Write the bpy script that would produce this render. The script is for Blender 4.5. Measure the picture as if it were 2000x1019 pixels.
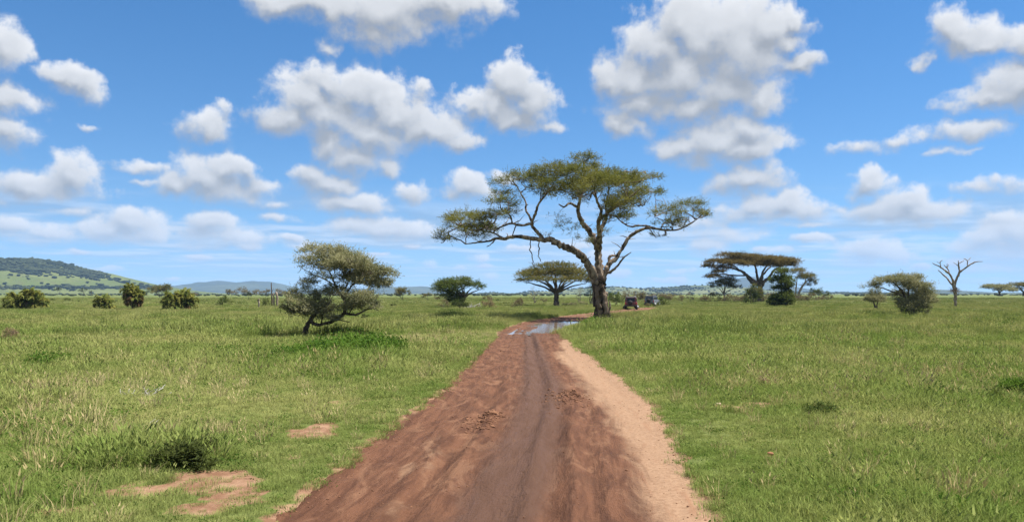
import bpy, math, random
import numpy as np
from mathutils import Vector, Matrix, Quaternion

for o in list(bpy.data.objects):
    bpy.data.objects.remove(o, do_unlink=True)
SC = bpy.context.scene
COL = SC.collection
RNG = np.random.default_rng(7)
random.seed(7)

# ------------------------------------------------------------------ camera
F = 1570.0          # focal length in photo pixels (2000 wide)
HC = 2.4            # eye height, standing in an open safari car
HOR = 573.0         # photo row of the true horizon
cam = bpy.data.cameras.new('camera')
cam.sensor_width = 36.0
cam.lens = 36.0 * F / 2000.0
cam.shift_y = (HOR - 509.5) / 2000.0
cam.clip_start = 0.1
cam.clip_end = 60000
camo = bpy.data.objects.new('camera', cam)
camo.location = (0, 0, HC)
camo.rotation_euler = (math.radians(90), 0, 0)
COL.objects.link(camo)
SC.camera = camo

# ------------------------------------------------------------------ light and exposure
SUN_EL = math.radians(65)
SUN_AZ = math.radians(78)            # clockwise from +Y
sdir = Vector((math.cos(SUN_EL) * math.sin(SUN_AZ), math.cos(SUN_EL) * math.cos(SUN_AZ), math.sin(SUN_EL)))
sl = bpy.data.lights.new('sun', 'SUN')
sl.energy = 5.0
sl.angle = math.radians(0.53)
sl.color = (1.0, 0.95, 0.87)
slo = bpy.data.objects.new('sun', sl)
slo.rotation_euler = (-sdir).to_track_quat('-Z', 'Y').to_euler()
slo.location = (30, 30, 60)
COL.objects.link(slo)
SC.view_settings.view_transform = 'Standard'
SC.view_settings.look = 'None'
SC.view_settings.exposure = 1.08
SC.view_settings.gamma = 1.0
SC.view_settings.use_curve_mapping = False
SC.render.engine = 'CYCLES'
SC.cycles.use_denoising = True
SC.cycles.max_bounces = 5
SC.cycles.diffuse_bounces = 3
SC.cycles.glossy_bounces = 2
SC.cycles.transmission_bounces = 3
SC.cycles.transparent_max_bounces = 8
SC.cycles.volume_bounces = 0
SC.cycles.use_fast_gi = False
SKY_STRENGTH = 0.071

# ------------------------------------------------------------------ node helpers
class NT:
    def __init__(s, tree):
        s.t = tree
        s.n = tree.nodes
        s.l = tree.links
    def new(s, typ, **kw):
        n = s.n.new(typ)
        for k, v in kw.items():
            setattr(n, k, v)
        return n
    def put(s, sock, v):
        if isinstance(v, bpy.types.NodeSocket):
            s.l.new(v, sock)
        elif v is not None:
            sock.default_value = v
    def math(s, op, a, b=None, c=None, clamp=False):
        n = s.new('ShaderNodeMath', operation=op)
        n.use_clamp = clamp
        for i, v in enumerate((a, b, c)):
            if v is not None:
                s.put(n.inputs[i], v)
        return n.outputs[0]
    def vec(s, op, a, b=None, sc=None):
        n = s.new('ShaderNodeVectorMath', operation=op)
        s.put(n.inputs[0], a)
        if b is not None:
            s.put(n.inputs[1], b)
        if sc is not None:
            s.put(n.inputs['Scale'], sc)
        return n.outputs['Value'] if op in ('LENGTH', 'DOT_PRODUCT', 'DISTANCE') else n.outputs[0]
    def noise(s, vec, scale, detail=4, rough=0.5, dim='3D', out='Fac', dist=0.0):
        n = s.new('ShaderNodeTexNoise', noise_dimensions=dim)
        if vec is not None:
            s.put(n.inputs['Vector'], vec)
        n.inputs['Scale'].default_value = scale
        n.inputs['Detail'].default_value = detail
        n.inputs['Roughness'].default_value = rough
        n.inputs['Distortion'].default_value = dist
        return n.outputs['Color' if out == 'Color' else 0]
    def mapr(s, v, a, b, c=0.0, d=1.0, smooth=True):
        n = s.new('ShaderNodeMapRange')
        n.interpolation_type = 'SMOOTHSTEP' if smooth else 'LINEAR'
        s.put(n.inputs['Value'], v)
        for nm, x in (('From Min', a), ('From Max', b), ('To Min', c), ('To Max', d)):
            s.put(n.inputs[nm], x)
        return n.outputs[0]
    def mix(s, f, a, b, blend='MIX'):
        n = s.new('ShaderNodeMix', data_type='RGBA', blend_type=blend)
        s.put(n.inputs[0], f)
        for i, v in ((6, a), (7, b)):
            if not isinstance(v, bpy.types.NodeSocket):
                v = tuple(v) + (1.0,) if len(v) == 3 else v
            s.put(n.inputs[i], v)
        return n.outputs[2]
    def sep(s, v):
        n = s.new('ShaderNodeSeparateXYZ')
        s.put(n.inputs[0], v)
        return n.outputs
    def comb(s, x, y, z=0.0):
        n = s.new('ShaderNodeCombineXYZ')
        for i, v in enumerate((x, y, z)):
            s.put(n.inputs[i], v)
        return n.outputs[0]

# ------------------------------------------------------------------ sky with fair-weather cumulus
# each cloud is a bunch of lobes: bearing / elevation given as photo column / row of the lobe and its half sizes
LOBES = [
 (-5,92,42,42),(5,195,52,24),(22,258,46,28),(-20,262,50,26),
 (122,150,34,24),(150,165,45,24),(180,182,28,15),(165,247,24,9),
 (52,360,50,24),(28,366,30,20),(150,342,42,32),(178,352,22,26),(100,370,92,16),(120,352,40,20),
 (405,245,46,34),(440,216,16,16),(380,245,25,20),
 (640,160,40,36),(600,192,66,46),(690,180,60,42),(740,188,52,44),(555,225,58,34),(650,230,100,44),(780,220,66,40),
 (730,262,96,42),(840,250,80,42),(905,275,46,24),(640,282,42,34),(690,305,62,34),(755,328,36,18),(820,185,24,16),
 (1002,160,42,46),(1035,195,56,50),(975,205,46,38),(925,205,46,22),(1072,244,32,15),(1010,235,50,24),
 (640,12,130,34),(760,20,150,48),(880,8,110,32),(730,62,84,28),(555,8,70,22),(650,97,32,13),
 (440,330,40,26),(405,345,66,32),(478,336,34,26),(345,362,40,22),(430,372,92,20),(500,362,30,16),(285,332,52,10),(290,358,34,7),
 (615,345,44,28),(650,360,50,24),(690,398,74,24),(730,405,30,18),(750,448,92,24),(820,455,40,16),(680,445,60,16),
 (905,362,42,24),(930,375,46,20),(805,380,32,20),(880,378,30,14),(988,345,26,12),
 (1345,40,70,60),(1290,90,80,56),(1400,60,90,70),(1460,90,90,80),(1240,150,80,44),(1330,140,120,66),(1420,170,100,56),
 (1270,200,90,36),(1350,210,100,40),(1215,235,30,28),(1240,250,40,18),(1500,45,56,46),(1550,40,30,22),(1190,160,36,30),
 (1550,125,56,22),(1590,115,28,18),(1530,80,30,30),(1490,190,40,34),
 (1400,275,96,44),(1460,255,56,34),(1330,290,56,30),(1480,290,50,32),(1440,300,80,26),(1360,318,50,14),
 (1460,350,72,24),(1505,335,28,20),(1410,362,36,14),
 (1862,55,42,42),(1885,80,50,34),(1920,90,48,22),(1830,58,24,20),(1965,88,34,20),(2010,80,40,30),(1805,122,20,10),
 (1990,165,50,40),(2020,150,60,50),(1940,190,52,22),(1880,208,44,14),(1860,218,28,10),
 (1760,268,42,13),(1890,254,58,18),(1690,290,54,14),(1850,296,46,8),(1925,250,28,14),
 (1700,358,36,24),(1670,375,24,14),(1712,370,26,14),(1772,395,40,26),(1780,415,100,22),(1725,405,44,18),(1850,415,36,14),
 (1935,366,52,15),(1960,360,26,12),
 (1700,488,52,24),(1668,490,24,18),(1738,498,40,18),(1700,508,76,12),
 (1935,462,40,26),(1985,450,44,34),(1910,482,60,18),(1970,485,60,20),(1960,430,40,10),(1940,525,60,9),
 (1480,400,40,26),(1530,398,44,24),(1580,410,46,16),(1450,418,60,18),(1540,418,80,14),(1620,405,34,10),
 (1395,455,90,14),(1430,462,70,14),(1370,440,50,12),(1570,440,60,7),
 (262,432,44,24),(230,448,66,22),(290,455,40,20),(240,466,80,14),(415,435,50,22),(395,450,50,20),(440,462,80,16),(390,478,60,10),
 (95,458,38,18),(60,466,56,14),(140,410,36,10),(20,440,40,16),(5,395,26,9),
 (540,400,30,10),(550,425,44,9),(520,468,50,12),(600,480,60,10),(940,507,22,9),(900,525,16,7),(960,538,18,7),(830,515,28,8),
 (1510,490,30,9),(1400,497,40,9),(1330,528,40,6),(1300,545,40,5),(1800,440,40,6),
]
def px_dir(px, py):
    x = (px - 1000.0) / F
    z = (HOR - py) / F
    return math.atan2(x, 1.0) * F, math.atan2(z, math.hypot(1.0, x)) * F

CELLN = []
def build_world():
    w = bpy.data.worlds.new('World')
    w.use_nodes = True
    T = NT(w.node_tree)
    T.n.clear()
    out = T.new('ShaderNodeOutputWorld')
    tc = T.new('ShaderNodeTexCoord')
    d = tc.outputs['Generated']
    dx, dy, dz = T.sep(d)
    sky = T.new('ShaderNodeTexSky', sky_type='NISHITA')
    sky.sun_disc = False
    sky.sun_elevation = SUN_EL
    sky.sun_rotation = SUN_AZ
    sky.altitude = 1500.0
    sky.air_density = 1.0
    sky.dust_density = 0.15
    sky.ozone_density = 2.0
    T.put(sky.inputs[0], T.vec('MULTIPLY_ADD', d, (1.0, 1.0, 0.97)) if False else T.comb(dx, dy, T.math('MULTIPLY_ADD', T.math('MAXIMUM', dz, 0.0), 0.94, 0.060)))
    hs = T.new('ShaderNodeHueSaturation')
    hs.inputs['Saturation'].default_value = 1.32
    hs.inputs['Value'].default_value = 1.0
    T.l.new(sky.outputs[0], hs.inputs['Color'])
    skyc = T.vec('SCALE', hs.outputs[0], sc=SKY_STRENGTH)
    U = T.math('MULTIPLY', T.math('ARCTAN2', dx, dy), F)
    V = T.math('MULTIPLY', T.math('ARCSINE', dz), F)
    P = T.comb(U, V)
    # features shrink towards the horizon, where the clouds are farther away
    amp = T.mapr(V, 20, 380, 0.34, 1.0)
    wn = T.noise(P, 0.013, 4, 0.52, out='Color', dim='2D')
    wv = T.vec('SUBTRACT', wn, (0.5, 0.5, 0.5))
    wv = T.vec('MULTIPLY', wv, (84.0, 58.0, 0.0))
    wv = T.vec('SCALE', wv, sc=amp)
    PW = T.vec('ADD', P, wv)
    n1 = T.math('SUBTRACT', T.noise(P, 0.024, 8, 0.62, dim='2D'), 0.5)
    n3 = T.math('SUBTRACT', T.noise(T.vec('ADD', P, (5.0, 14.0, 0.0)), 0.024, 4, 0.57, dim='2D'), 0.5)
    # layer of cumulus fields on a plane high above: low band near the horizon and everywhere outside the frame
    zz = T.math('ADD', T.math('MAXIMUM', dz, 0.0), 0.045)
    pp = T.comb(T.math('DIVIDE', dx, zz), T.math('DIVIDE', dy, zz))
    g0 = T.noise(pp, 0.62, 6, 0.58, dim='2D')
    g1 = T.noise(T.vec('ADD', pp, (0.12, -0.34, 0.0)), 0.62, 2, 0.55, dim='2D')
    low = T.mapr(V, 215, 110, 0.0, 1.0)
    o1 = T.mapr(T.math('ABSOLUTE', U), 960, 1150)
    o2 = T.mapr(V, 560, 680)
    outside = T.math('MAXIMUM', o1, o2)
    inside = T.math('SUBTRACT', 1.0, outside)
    gm = T.math('MAXIMUM', T.math('MULTIPLY', low, 0.55), outside)
    ga = T.math('MULTIPLY', T.mapr(g0, 0.38, 0.60), gm)
    gl = T.mapr(T.math('SUBTRACT', g0, g1), -0.10, 0.10)
    hz = T.mapr(V, 0, 190, 0.0, 1.0)           # distant clouds are greyer and bluer through more air
    dark = T.mix(hz, (0.29, 0.345, 0.42), (0.182, 0.193, 0.208))
    lite = T.mix(hz, (0.42, 0.455, 0.50), (0.445, 0.448, 0.455))
    gcol = T.mix(gl, dark, lite)  # light and shade of this cloud layer painted in by colour
    base = T.mix(T.math('MULTIPLY', ga, T.mapr(V, 0, 70, 0.5, 0.9)), skyc, gcol)

    lob = []
    for (cx, cy, rx, ry) in LOBES:
        u, v = px_dir(cx, cy)
        thin = 0.62 if (ry <= 15 or rx <= 28) else (0.38 if ry <= 21 else 0.0)     # small scraps stay thin and ragged
        lob.append((u, v, rx * (1.16 + .3 * thin), ry * (1.20 + .3 * thin), thin))
    rl = random.Random(23)
    for k in range(26):                 # rows of small far puffs down to the hills
        v = rl.uniform(26, 105); q = 0.45 + 0.55 * v / 150
        rx = rl.uniform(22, 58) * q; u = -880 + 1760 * (k + rl.random()) / 26
        lob.append((u, v, rx, rx * rl.uniform(.26, .38), 0.25))
    def bg(col):
        n = T.new('ShaderNodeBackground')
        T.put(n.inputs[0], col)
        n.inputs[1].default_value = 1.0
        return n.outputs[0]
    # one small node group per patch of sky keeps the tree light
    def cell_group(ls):
        g = bpy.data.node_groups.new('cloud_patch', 'ShaderNodeTree')
        I = g.interface
        for nm, ty in (('PW', 'NodeSocketVector'), ('n1', 'NodeSocketFloat'), ('n3', 'NodeSocketFloat'),
                       ('dark', 'NodeSocketColor'), ('lite', 'NodeSocketColor'), ('base', 'NodeSocketColor'), ('inside', 'NodeSocketFloat')):
            I.new_socket(nm, in_out='INPUT', socket_type=ty)
        I.new_socket('sky', in_out='OUTPUT', socket_type='NodeSocketColor')
        G = NT(g)
        gi = G.new('NodeGroupInput').outputs
        go = G.new('NodeGroupOutput').inputs
        def chain(pv, ou, ov):
            q = None
            for (u, v, rx, ry, thin) in ls:
                n = G.new('ShaderNodeVectorMath', operation='MULTIPLY_ADD')
                G.put(n.inputs[0], pv)
                n.inputs[1].default_value = (1.0 / rx, 1.0 / ry, 0.0)
                n.inputs[2].default_value = (-u / rx + ou, -v / ry + ov, thin)
                n = G.vec('LENGTH', n.outputs[0])
                q = n if q is None else G.math('SMOOTH_MIN', q, n, 0.42)
            return q
        q0 = chain(gi['PW'], 0.0, 0.0)
        q1 = chain(gi['PW'], 0.16, 0.60)   # the same cloud a step nearer the sun
        n1, n3 = gi['n1'], gi['n3']
        dens = G.math('SUBTRACT', G.math('MULTIPLY_ADD', n1, 1.15, 1.0), q0)
        dl = G.math('SUBTRACT', q1, q0)
        dl = G.math('MULTIPLY_ADD', G.math('SUBTRACT', n1, n3), 0.22, dl)
        lit = G.mapr(dl, -0.62, 0.66)
        lit = G.math('SUBTRACT', lit, G.mapr(q0, 0.85, 0.15, 0.0, 0.34), clamp=True)
        al = G.mapr(dens, -0.14, G.math('MULTIPLY_ADD', lit, -0.44, 0.82), 0.0, 0.975)
        c = G.mix(lit, gi['dark'], gi['lite'])  # sunlit tops and grey shaded bases are painted into the cloud colour
        G.l.new(G.mix(G.math('MULTIPLY', al, gi['inside']), gi['base'], c), go[0])
        return g
    def cell(u0, u1, v0, v1):
        ls = [l for l in lob if l[0] + 1.3 * l[2] + 40 > u0 and l[0] - 1.3 * l[2] - 40 < u1 and l[1] + 1.3 * l[3] + 40 > v0 and l[1] - 1.3 * l[3] - 40 < v1]
        CELLN.append(len(ls))
        if not ls:
            return bg(base)
        n = T.new('ShaderNodeGroup')
        n.node_tree = cell_group(ls)
        for nm, v in (('PW', PW), ('n1', n1), ('n3', n3), ('dark', dark), ('lite', lite), ('base', base), ('inside', inside)):
            T.l.new(v, n.inputs[nm])
        return bg(n.outputs[0])
    vb = [-3000, 60, 95, 130, 165, 200, 240, 280, 340, 400, 3000]
    def split(edges, var, leaf):
        if len(edges) == 2:
            return leaf(edges[0], edges[1])
        k = len(edges) // 2
        m = T.new('ShaderNodeMixShader')
        T.put(m.inputs[0], T.math('GREATER_THAN', var, float(edges[k])))
        a = split(edges[:k + 1], var, leaf)
        b = split(edges[k:], var, leaf)
        T.l.new(a, m.inputs[1])
        T.l.new(b, m.inputs[2])
        return m.outputs[0]
    edges = [-1300, -680, -510, -340, -170, 0, 170, 340, 510, 680, 1300]
    inner = split(edges, U, lambda u0, u1: split(vb, V, lambda v0, v1: cell(u0, u1, v0, v1)))
    m = T.new('ShaderNodeMixShader')
    T.put(m.inputs[0], T.math('GREATER_THAN', T.math('MAXIMUM', T.math('SUBTRACT', T.math('ABSOLUTE', U), 1150.0), T.math('SUBTRACT', V, 680.0)), 0.0))
    T.l.new(inner, m.inputs[1])
    T.l.new(bg(base), m.inputs[2])
    T.l.new(m.outputs[0], out.inputs[0])
    w.cycles.sampling_method = 'NONE'
    SC.world = w
build_world()
print('lobes per patch of sky: most', max(CELLN))

# ------------------------------------------------------------------ small numeric helpers
def at(px, py):
    """ground point seen at a photo pixel"""
    d = F * HC / (py - HOR)
    return (px - 1000.0) / F * d, d

def hash2(ix, iy, seed):
    n = (ix.astype(np.int64) * 374761393 + iy.astype(np.int64) * 668265263 + seed * 1442695041) & 0x7fffffff
    n = ((n ^ (n >> 13)) * 1274126177) & 0x7fffffff
    return ((n ^ (n >> 16)) & 0xffff) / 65535.0

def vnoise(x, y, seed=0):
    x = np.asarray(x, float); y = np.asarray(y, float)
    ix = np.floor(x); iy = np.floor(y)
    fx = x - ix; fy = y - iy
    fx = fx * fx * (3 - 2 * fx); fy = fy * fy * (3 - 2 * fy)
    a = hash2(ix, iy, seed); b = hash2(ix + 1, iy, seed)
    c = hash2(ix, iy + 1, seed); e = hash2(ix + 1, iy + 1, seed)
    return (a * (1 - fx) + b * fx) * (1 - fy) + (c * (1 - fx) + e * fx) * fy

def fbm(x, y, seed=0, oct=4, g=0.5):
    s = 0.0; a = 1.0; t = 0.0
    for k in range(oct):
        s = s + a * vnoise(x * 2 ** k + 17.3 * k, y * 2 ** k - 9.1 * k, seed + k)
        t += a; a *= g
    return s / t - 0.5

def sstep(a, b, x):
    t = np.clip((x - a) / (b - a), 0, 1)
    return t * t * (3 - 2 * t)

# ------------------------------------------------------------------ object helpers
def tag(o, label=None, cat=None, group=None, kind=None):
    if label: o['label'] = label
    if cat: o['category'] = cat
    if group: o['group'] = group
    if kind: o['kind'] = kind
    return o

def mesh_np(name, V, quads=None, tris=None):
    me = bpy.data.meshes.new(name)
    V = np.asarray(V, np.float32).reshape(-1, 3)
    nq = 0 if quads is None else len(quads)
    nt = 0 if tris is None else len(tris)
    idx = []
    if nq: idx.append(np.asarray(quads, np.int32).reshape(-1))
    if nt: idx.append(np.asarray(tris, np.int32).reshape(-1))
    idx = np.concatenate(idx)
    me.vertices.add(len(V)); me.vertices.foreach_set('co', V.reshape(-1))
    me.loops.add(len(idx)); me.loops.foreach_set('vertex_index', idx)
    me.polygons.add(nq + nt)
    ls = np.concatenate([np.arange(nq, dtype=np.int32) * 4, nq * 4 + np.arange(nt, dtype=np.int32) * 3])
    me.polygons.foreach_set('loop_start', ls)
    me.update(calc_edges=True)
    me.validate()
    return me

def obj(name, me, mat, parent=None, smooth=False, loc=None):
    o = bpy.data.objects.new(name, me)
    COL.objects.link(o)
    if mat is not None and len(me.materials) == 0:
        me.materials.append(mat)
    if smooth:
        me.polygons.foreach_set('use_smooth', np.ones(len(me.polygons), bool))
    if parent is not None: o.parent = parent
    if loc is not None: o.location = loc
    return o

def empty(name, loc, rz=0.0):
    o = bpy.data.objects.new(name, None)
    o.empty_display_size = 0.3
    o.location = loc; o.rotation_euler = (0, 0, rz)
    COL.objects.link(o)
    return o

def fattr(me, name, vals):
    a = me.attributes.new(name, 'FLOAT', 'POINT')
    a.data.foreach_set('value', np.asarray(vals, np.float32))

def grid_faces(nr, nc):
    i = np.arange(nr - 1)[:, None] * nc + np.arange(nc - 1)[None, :]
    return np.stack([i, i + 1, i + nc + 1, i + nc], -1).reshape(-1, 4)

# ------------------------------------------------------------------ materials
def new_mat(name):
    m = bpy.data.materials.new(name); m.use_nodes = True
    T = NT(m.node_tree); T.n.clear()
    T.out = T.new('ShaderNodeOutputMaterial')
    return m, T

def pos(T):
    return T.new('ShaderNodeNewGeometry').outputs['Position']

def bump(T, h, strength, dist):
    b = T.new('ShaderNodeBump')
    b.inputs['Strength'].default_value = strength
    b.inputs['Distance'].default_value = dist
    T.put(b.inputs['Height'], h)
    return b.outputs[0]

def princ(T, col, rough=0.9, spec=0.2, normal=None, **kw):
    p = T.new('ShaderNodeBsdfPrincipled')
    T.put(p.inputs['Base Color'], col if isinstance(col, bpy.types.NodeSocket) else tuple(col) + (1.0,))
    T.put(p.inputs['Roughness'], rough)
    T.put(p.inputs['Specular IOR Level'], spec)
    if normal is not None: T.put(p.inputs['Normal'], normal)
    for k, v in kw.items(): T.put(p.inputs[k], v)
    T.l.new(p.outputs[0], T.out.inputs[0])
    return p

def leaf_mat(name, c1, c2, c3=None, scale=0.8, trans=0.38, fine=9.0):
    m, T = new_mat(name)
    p = pos(T)
    n = T.mapr(T.noise(p, scale, 3, 0.6), 0.34, 0.66)
    col = T.mix(n, c1, c2)
    if c3:
        col = T.mix(T.mapr(T.noise(p, fine, 2, 0.6), 0.55, 0.70), col, c3)
    nn = T.vec('NORMALIZE', T.vec('ADD', T.vec('SCALE', T.new('ShaderNodeNewGeometry').outputs['Normal'], sc=0.75), (0.0, 0.0, 0.5)))
    df = T.new('ShaderNodeBsdfDiffuse'); T.put(df.inputs[0], col); T.put(df.inputs['Normal'], nn)
    tr = T.new('ShaderNodeBsdfTranslucent'); T.put(tr.inputs[0], T.mix(1.0, col, (1.0, 1.0, 0.72), 'MULTIPLY'))
    mx = T.new('ShaderNodeMixShader'); mx.inputs[0].default_value = trans
    T.l.new(df.outputs[0], mx.inputs[1]); T.l.new(tr.outputs[0], mx.inputs[2])
    T.l.new(mx.outputs[0], T.out.inputs[0])
    return m

def bark_mat(name, c1, c2, scale=6.0):
    m, T = new_mat(name)
    p = pos(T)
    q = T.vec('MULTIPLY', p, (1.0, 1.0, 0.22))
    n = T.noise(q, scale, 5, 0.65, dist=0.6)
    lich = T.noise(p, 1.3, 3, 0.6)
    col = T.mix(T.mapr(n, 0.38, 0.62), c1, c2)
    col = T.mix(T.mapr(lich, 0.52, 0.68, 0.0, 0.6), col, tuple(min(1, c * 1.5 + 0.03) for c in c2))
    princ(T, col, 0.92, 0.15, bump(T, n, 1.0, 0.16))
    return m

M = {}
M['acacia_leaf'] = leaf_mat('acacia_leaf', (0.094, 0.106, 0.028), (0.176, 0.169, 0.048), (0.213, 0.181, 0.064), 0.5)
M['umbrella_leaf'] = leaf_mat('umbrella_leaf', (0.082, 0.092, 0.028), (0.175, 0.148, 0.053), (0.195, 0.143, 0.062), 0.45)
M['brown_leaf'] = leaf_mat('brown_leaf', (0.086, 0.068, 0.028), (0.149, 0.109, 0.048), (0.113, 0.109, 0.040), 0.4)
M['thorn_leaf'] = leaf_mat('thorn_leaf', (0.130, 0.138, 0.073), (0.267, 0.257, 0.146), (0.325, 0.293, 0.195), 0.9)
M['green_leaf'] = leaf_mat('green_leaf', (0.049, 0.079, 0.022), (0.115, 0.137, 0.040), (0.153, 0.153, 0.055), 0.6)
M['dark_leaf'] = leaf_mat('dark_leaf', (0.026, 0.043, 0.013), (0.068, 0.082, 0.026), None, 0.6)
M['scrub_leaf'] = leaf_mat('scrub_leaf', (0.106, 0.089, 0.048), (0.179, 0.152, 0.085), (0.217, 0.184, 0.109), 0.35)
M['dry_leaf'] = leaf_mat('dry_leaf', (0.156, 0.107, 0.064), (0.234, 0.176, 0.107), None, 0.8)
M['weed_leaf'] = leaf_mat('weed_leaf', (0.042, 0.092, 0.014), (0.092, 0.158, 0.026), (0.129, 0.177, 0.040), 1.2)
M['palm_leaf'] = leaf_mat('palm_leaf', (0.122, 0.159, 0.039), (0.268, 0.257, 0.070), None, 1.2)
M['palm_dry'] = leaf_mat('palm_dry', (0.157, 0.098, 0.049), (0.245, 0.167, 0.088), None, 1.2)
M['bark_acacia'] = bark_mat('bark_acacia', (0.050, 0.034, 0.024), (0.286, 0.223, 0.164), 3.2)
M['bark_trunk'] = bark_mat('bark_trunk', (0.030, 0.020, 0.014), (0.175, 0.128, 0.090), 2.2)
M['bark_dark'] = bark_mat('bark_dark', (0.043, 0.031, 0.023), (0.156, 0.121, 0.090), 7.0)
M['bark_dead'] = bark_mat('bark_dead', (0.133, 0.098, 0.070), (0.328, 0.265, 0.211), 7.0)
M['twig_grey'] = bark_mat('twig_grey', (0.125, 0.101, 0.082), (0.296, 0.257, 0.218), 9.0)
M['twig_brown'] = bark_mat('twig_brown', (0.058, 0.043, 0.033), (0.156, 0.121, 0.094), 9.0)

# ------------------------------------------------------------------ the track, in plan
TRK = np.array([  # distance, left edge x, right edge x
 (-40, -2.75, 1.95), (0, -2.75, 2.18), (8.45, -2.72, 2.32), (11.5, -2.48, 2.62), (16.6, -2.10, 3.10), (21.3, -1.88, 3.25), (29.7, -1.52, 3.12),
 (43.3, -0.97, 2.9), (49, -0.9, 2.95), (56, -0.5, 4.0), (66, 0.8, 6.2), (77, 3.2, 8.2), (88, 6.4, 11.0), (99, 9.8, 14.6),
 (111, 14, 19), (121, 17.0, 22.0), (130, 20.6, 24.4), (138, 24.0, 25.2), (145, 26.0, 26.05), (240, 60, 59.9)])
def edges_at(y):
    L = np.interp(y, TRK[:, 0], TRK[:, 1]); R = np.interp(y, TRK[:, 0], TRK[:, 2])
    return L, R
def inside_dist(x, y):
    """metres inside the track (positive) or outside (negative), with a ragged edge"""
    L, R = edges_at(y)
    rag = fbm(x * 0.35, y * 0.20, 31, 3) * 0.35 + fbm(x * 3.1, y * 2.2, 35, 4, .6) * 0.30 - 0.05
    return np.minimum(x - L, R - x) + rag

# bare red soil showing through the grass: photo column, row, half width, half height
BARE = [(390, 966, 135, 28), (470, 985, 75, 22), (420, 1004, 110, 14), (300, 975, 90, 14), (140, 1008, 50, 12), (605, 855, 38, 20), (515, 856, 18, 5), (60, 1016, 40, 10),
        (1415, 800, 34, 6), (1370, 767, 14, 4), (1480, 795, 40, 5), (560, 905, 18, 5), (1720, 880, 14, 4), (1460, 858, 22, 4), (1500, 900, 9, 4),
        (1650, 1010, 30, 6), (1850, 965, 40, 6), (380, 940, 60, 10), (650, 795, 20, 4), (1660, 690, 14, 3), (1330, 690, 12, 3)]
BW = []
for (bx, by, hw, hh) in BARE:
    hw *= 1.22; hh *= 1.25
    x0, d0 = at(bx, by)
    sx = hw / F * d0
    sy = abs(at(bx, by + hh)[1] - at(bx, by - hh)[1]) / 2
    BW.append((x0, d0, max(sx, 0.12), max(sy, 0.15)))
def bare_mask(x, y, patches_only=False):
    x = np.asarray(x, float); y = np.asarray(y, float)
    m = np.full(x.shape, -9.0)
    for (cx, cy, sx, sy) in BW:
        m = np.maximum(m, 1.0 - np.sqrt(((x - cx) / sx) ** 2 + ((y - cy) / sy) ** 2))
    m = m + fbm(x * 2.1, y * 1.9, 51, 5, .6) * 2.3
    m = sstep(0.0, 0.35, m)
    if patches_only:
        return m
    # worn margin beside the track
    i = inside_dist(x, y)
    worn = sstep(-0.05, 0.12, i + fbm(x * 3.3, y * 2.1, 77, 4) * 0.35)
    return np.clip(np.maximum(m, worn), 0, 1)

def hump(x, y):
    """gentle rolling of the plain, flat beside the track"""
    L, R = edges_at(y)
    away = np.maximum(np.maximum(L - x, x - R), 0)
    k = sstep(1.0, 14.0, away)
    return k * (fbm(x * 0.045, y * 0.045, 3, 3) * 0.7 + fbm(x * 0.25, y * 0.25, 9, 3) * 0.22) * sstep(2500, 300, y)

def ground_z(x, y):
    x = np.asarray(x, float); y = np.asarray(y, float)
    i = inside_dist(x, y)
    return hump(x, y) + 0.07 - 0.42 * sstep(0.02, 0.85, i) * (y < 235)

def gz(x, y):
    return float(ground_z(np.array([x]), np.array([y]))[0])

def axis(lo, hi, fine, f0, f1, growth):
    a = list(np.arange(f0, f1, fine)); s = fine; v = f1
    while v < hi:
        a.append(v); s *= growth; v += s
    a.append(hi); s = fine; v = f0 - fine
    b = []
    while v > lo:
        b.append(v); s *= growth; v -= s
    b.append(lo)
    return np.array(b[::-1] + a)

def build_ground():
    xs = axis(-14000, 14000, 0.17, -5.5, 7.0, 1.06)
    ys = axis(-300, 14000, 0.17, 5.0, 6.0, 1.012)
    X, Y = np.meshgrid(xs, ys)
    Z = ground_z(X, Y)
    me = mesh_np('ground', np.stack([X, Y, Z], -1), grid_faces(len(ys), len(xs)))
    fattr(me, 'bare', bare_mask(X, Y).reshape(-1))
    m, T = new_mat('grassland_soil')
    p = pos(T)
    bare = T.new('ShaderNodeAttribute', attribute_name='bare').outputs['Fac']
    n = T.noise(p, 0.035, 5, 0.6)
    nb = T.noise(T.vec('MULTIPLY', p, (0.012, 0.035, 0.0)), 1.0, 5, 0.6)
    g = T.mix(T.mapr(n, 0.38, 0.62), (0.100, 0.122, 0.034), (0.155, 0.155, 0.054))
    g = T.mix(T.mapr(nb, 0.40, 0.60), g, (0.095, 0.130, 0.034))
    fine = T.noise(p, 5.0, 5, 0.7)
    g = T.mix(T.mapr(fine, 0.35, 0.7, 0.0, 0.55), g, (0.060, 0.078, 0.020))
    soil = T.mix(T.mapr(T.noise(p, 3.0, 6, 0.65), 0.35, 0.65), (0.155, 0.082, 0.048), (0.26, 0.160, 0.102))
    bf = T.mapr(T.math('ADD', bare, T.math('MULTIPLY_ADD', T.noise(p, 9.0, 4, 0.7), 0.5, -0.25)), 0.30, 0.55)
    col = T.mix(bf, g, soil)
    princ(T, col, 0.95, 0.1, bump(T, T.noise(p, 14.0, 5, 0.7), 0.6, 0.05))
    o = obj('ground', me, m, smooth=True)
    tag(o, kind='structure')
build_ground()

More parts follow.
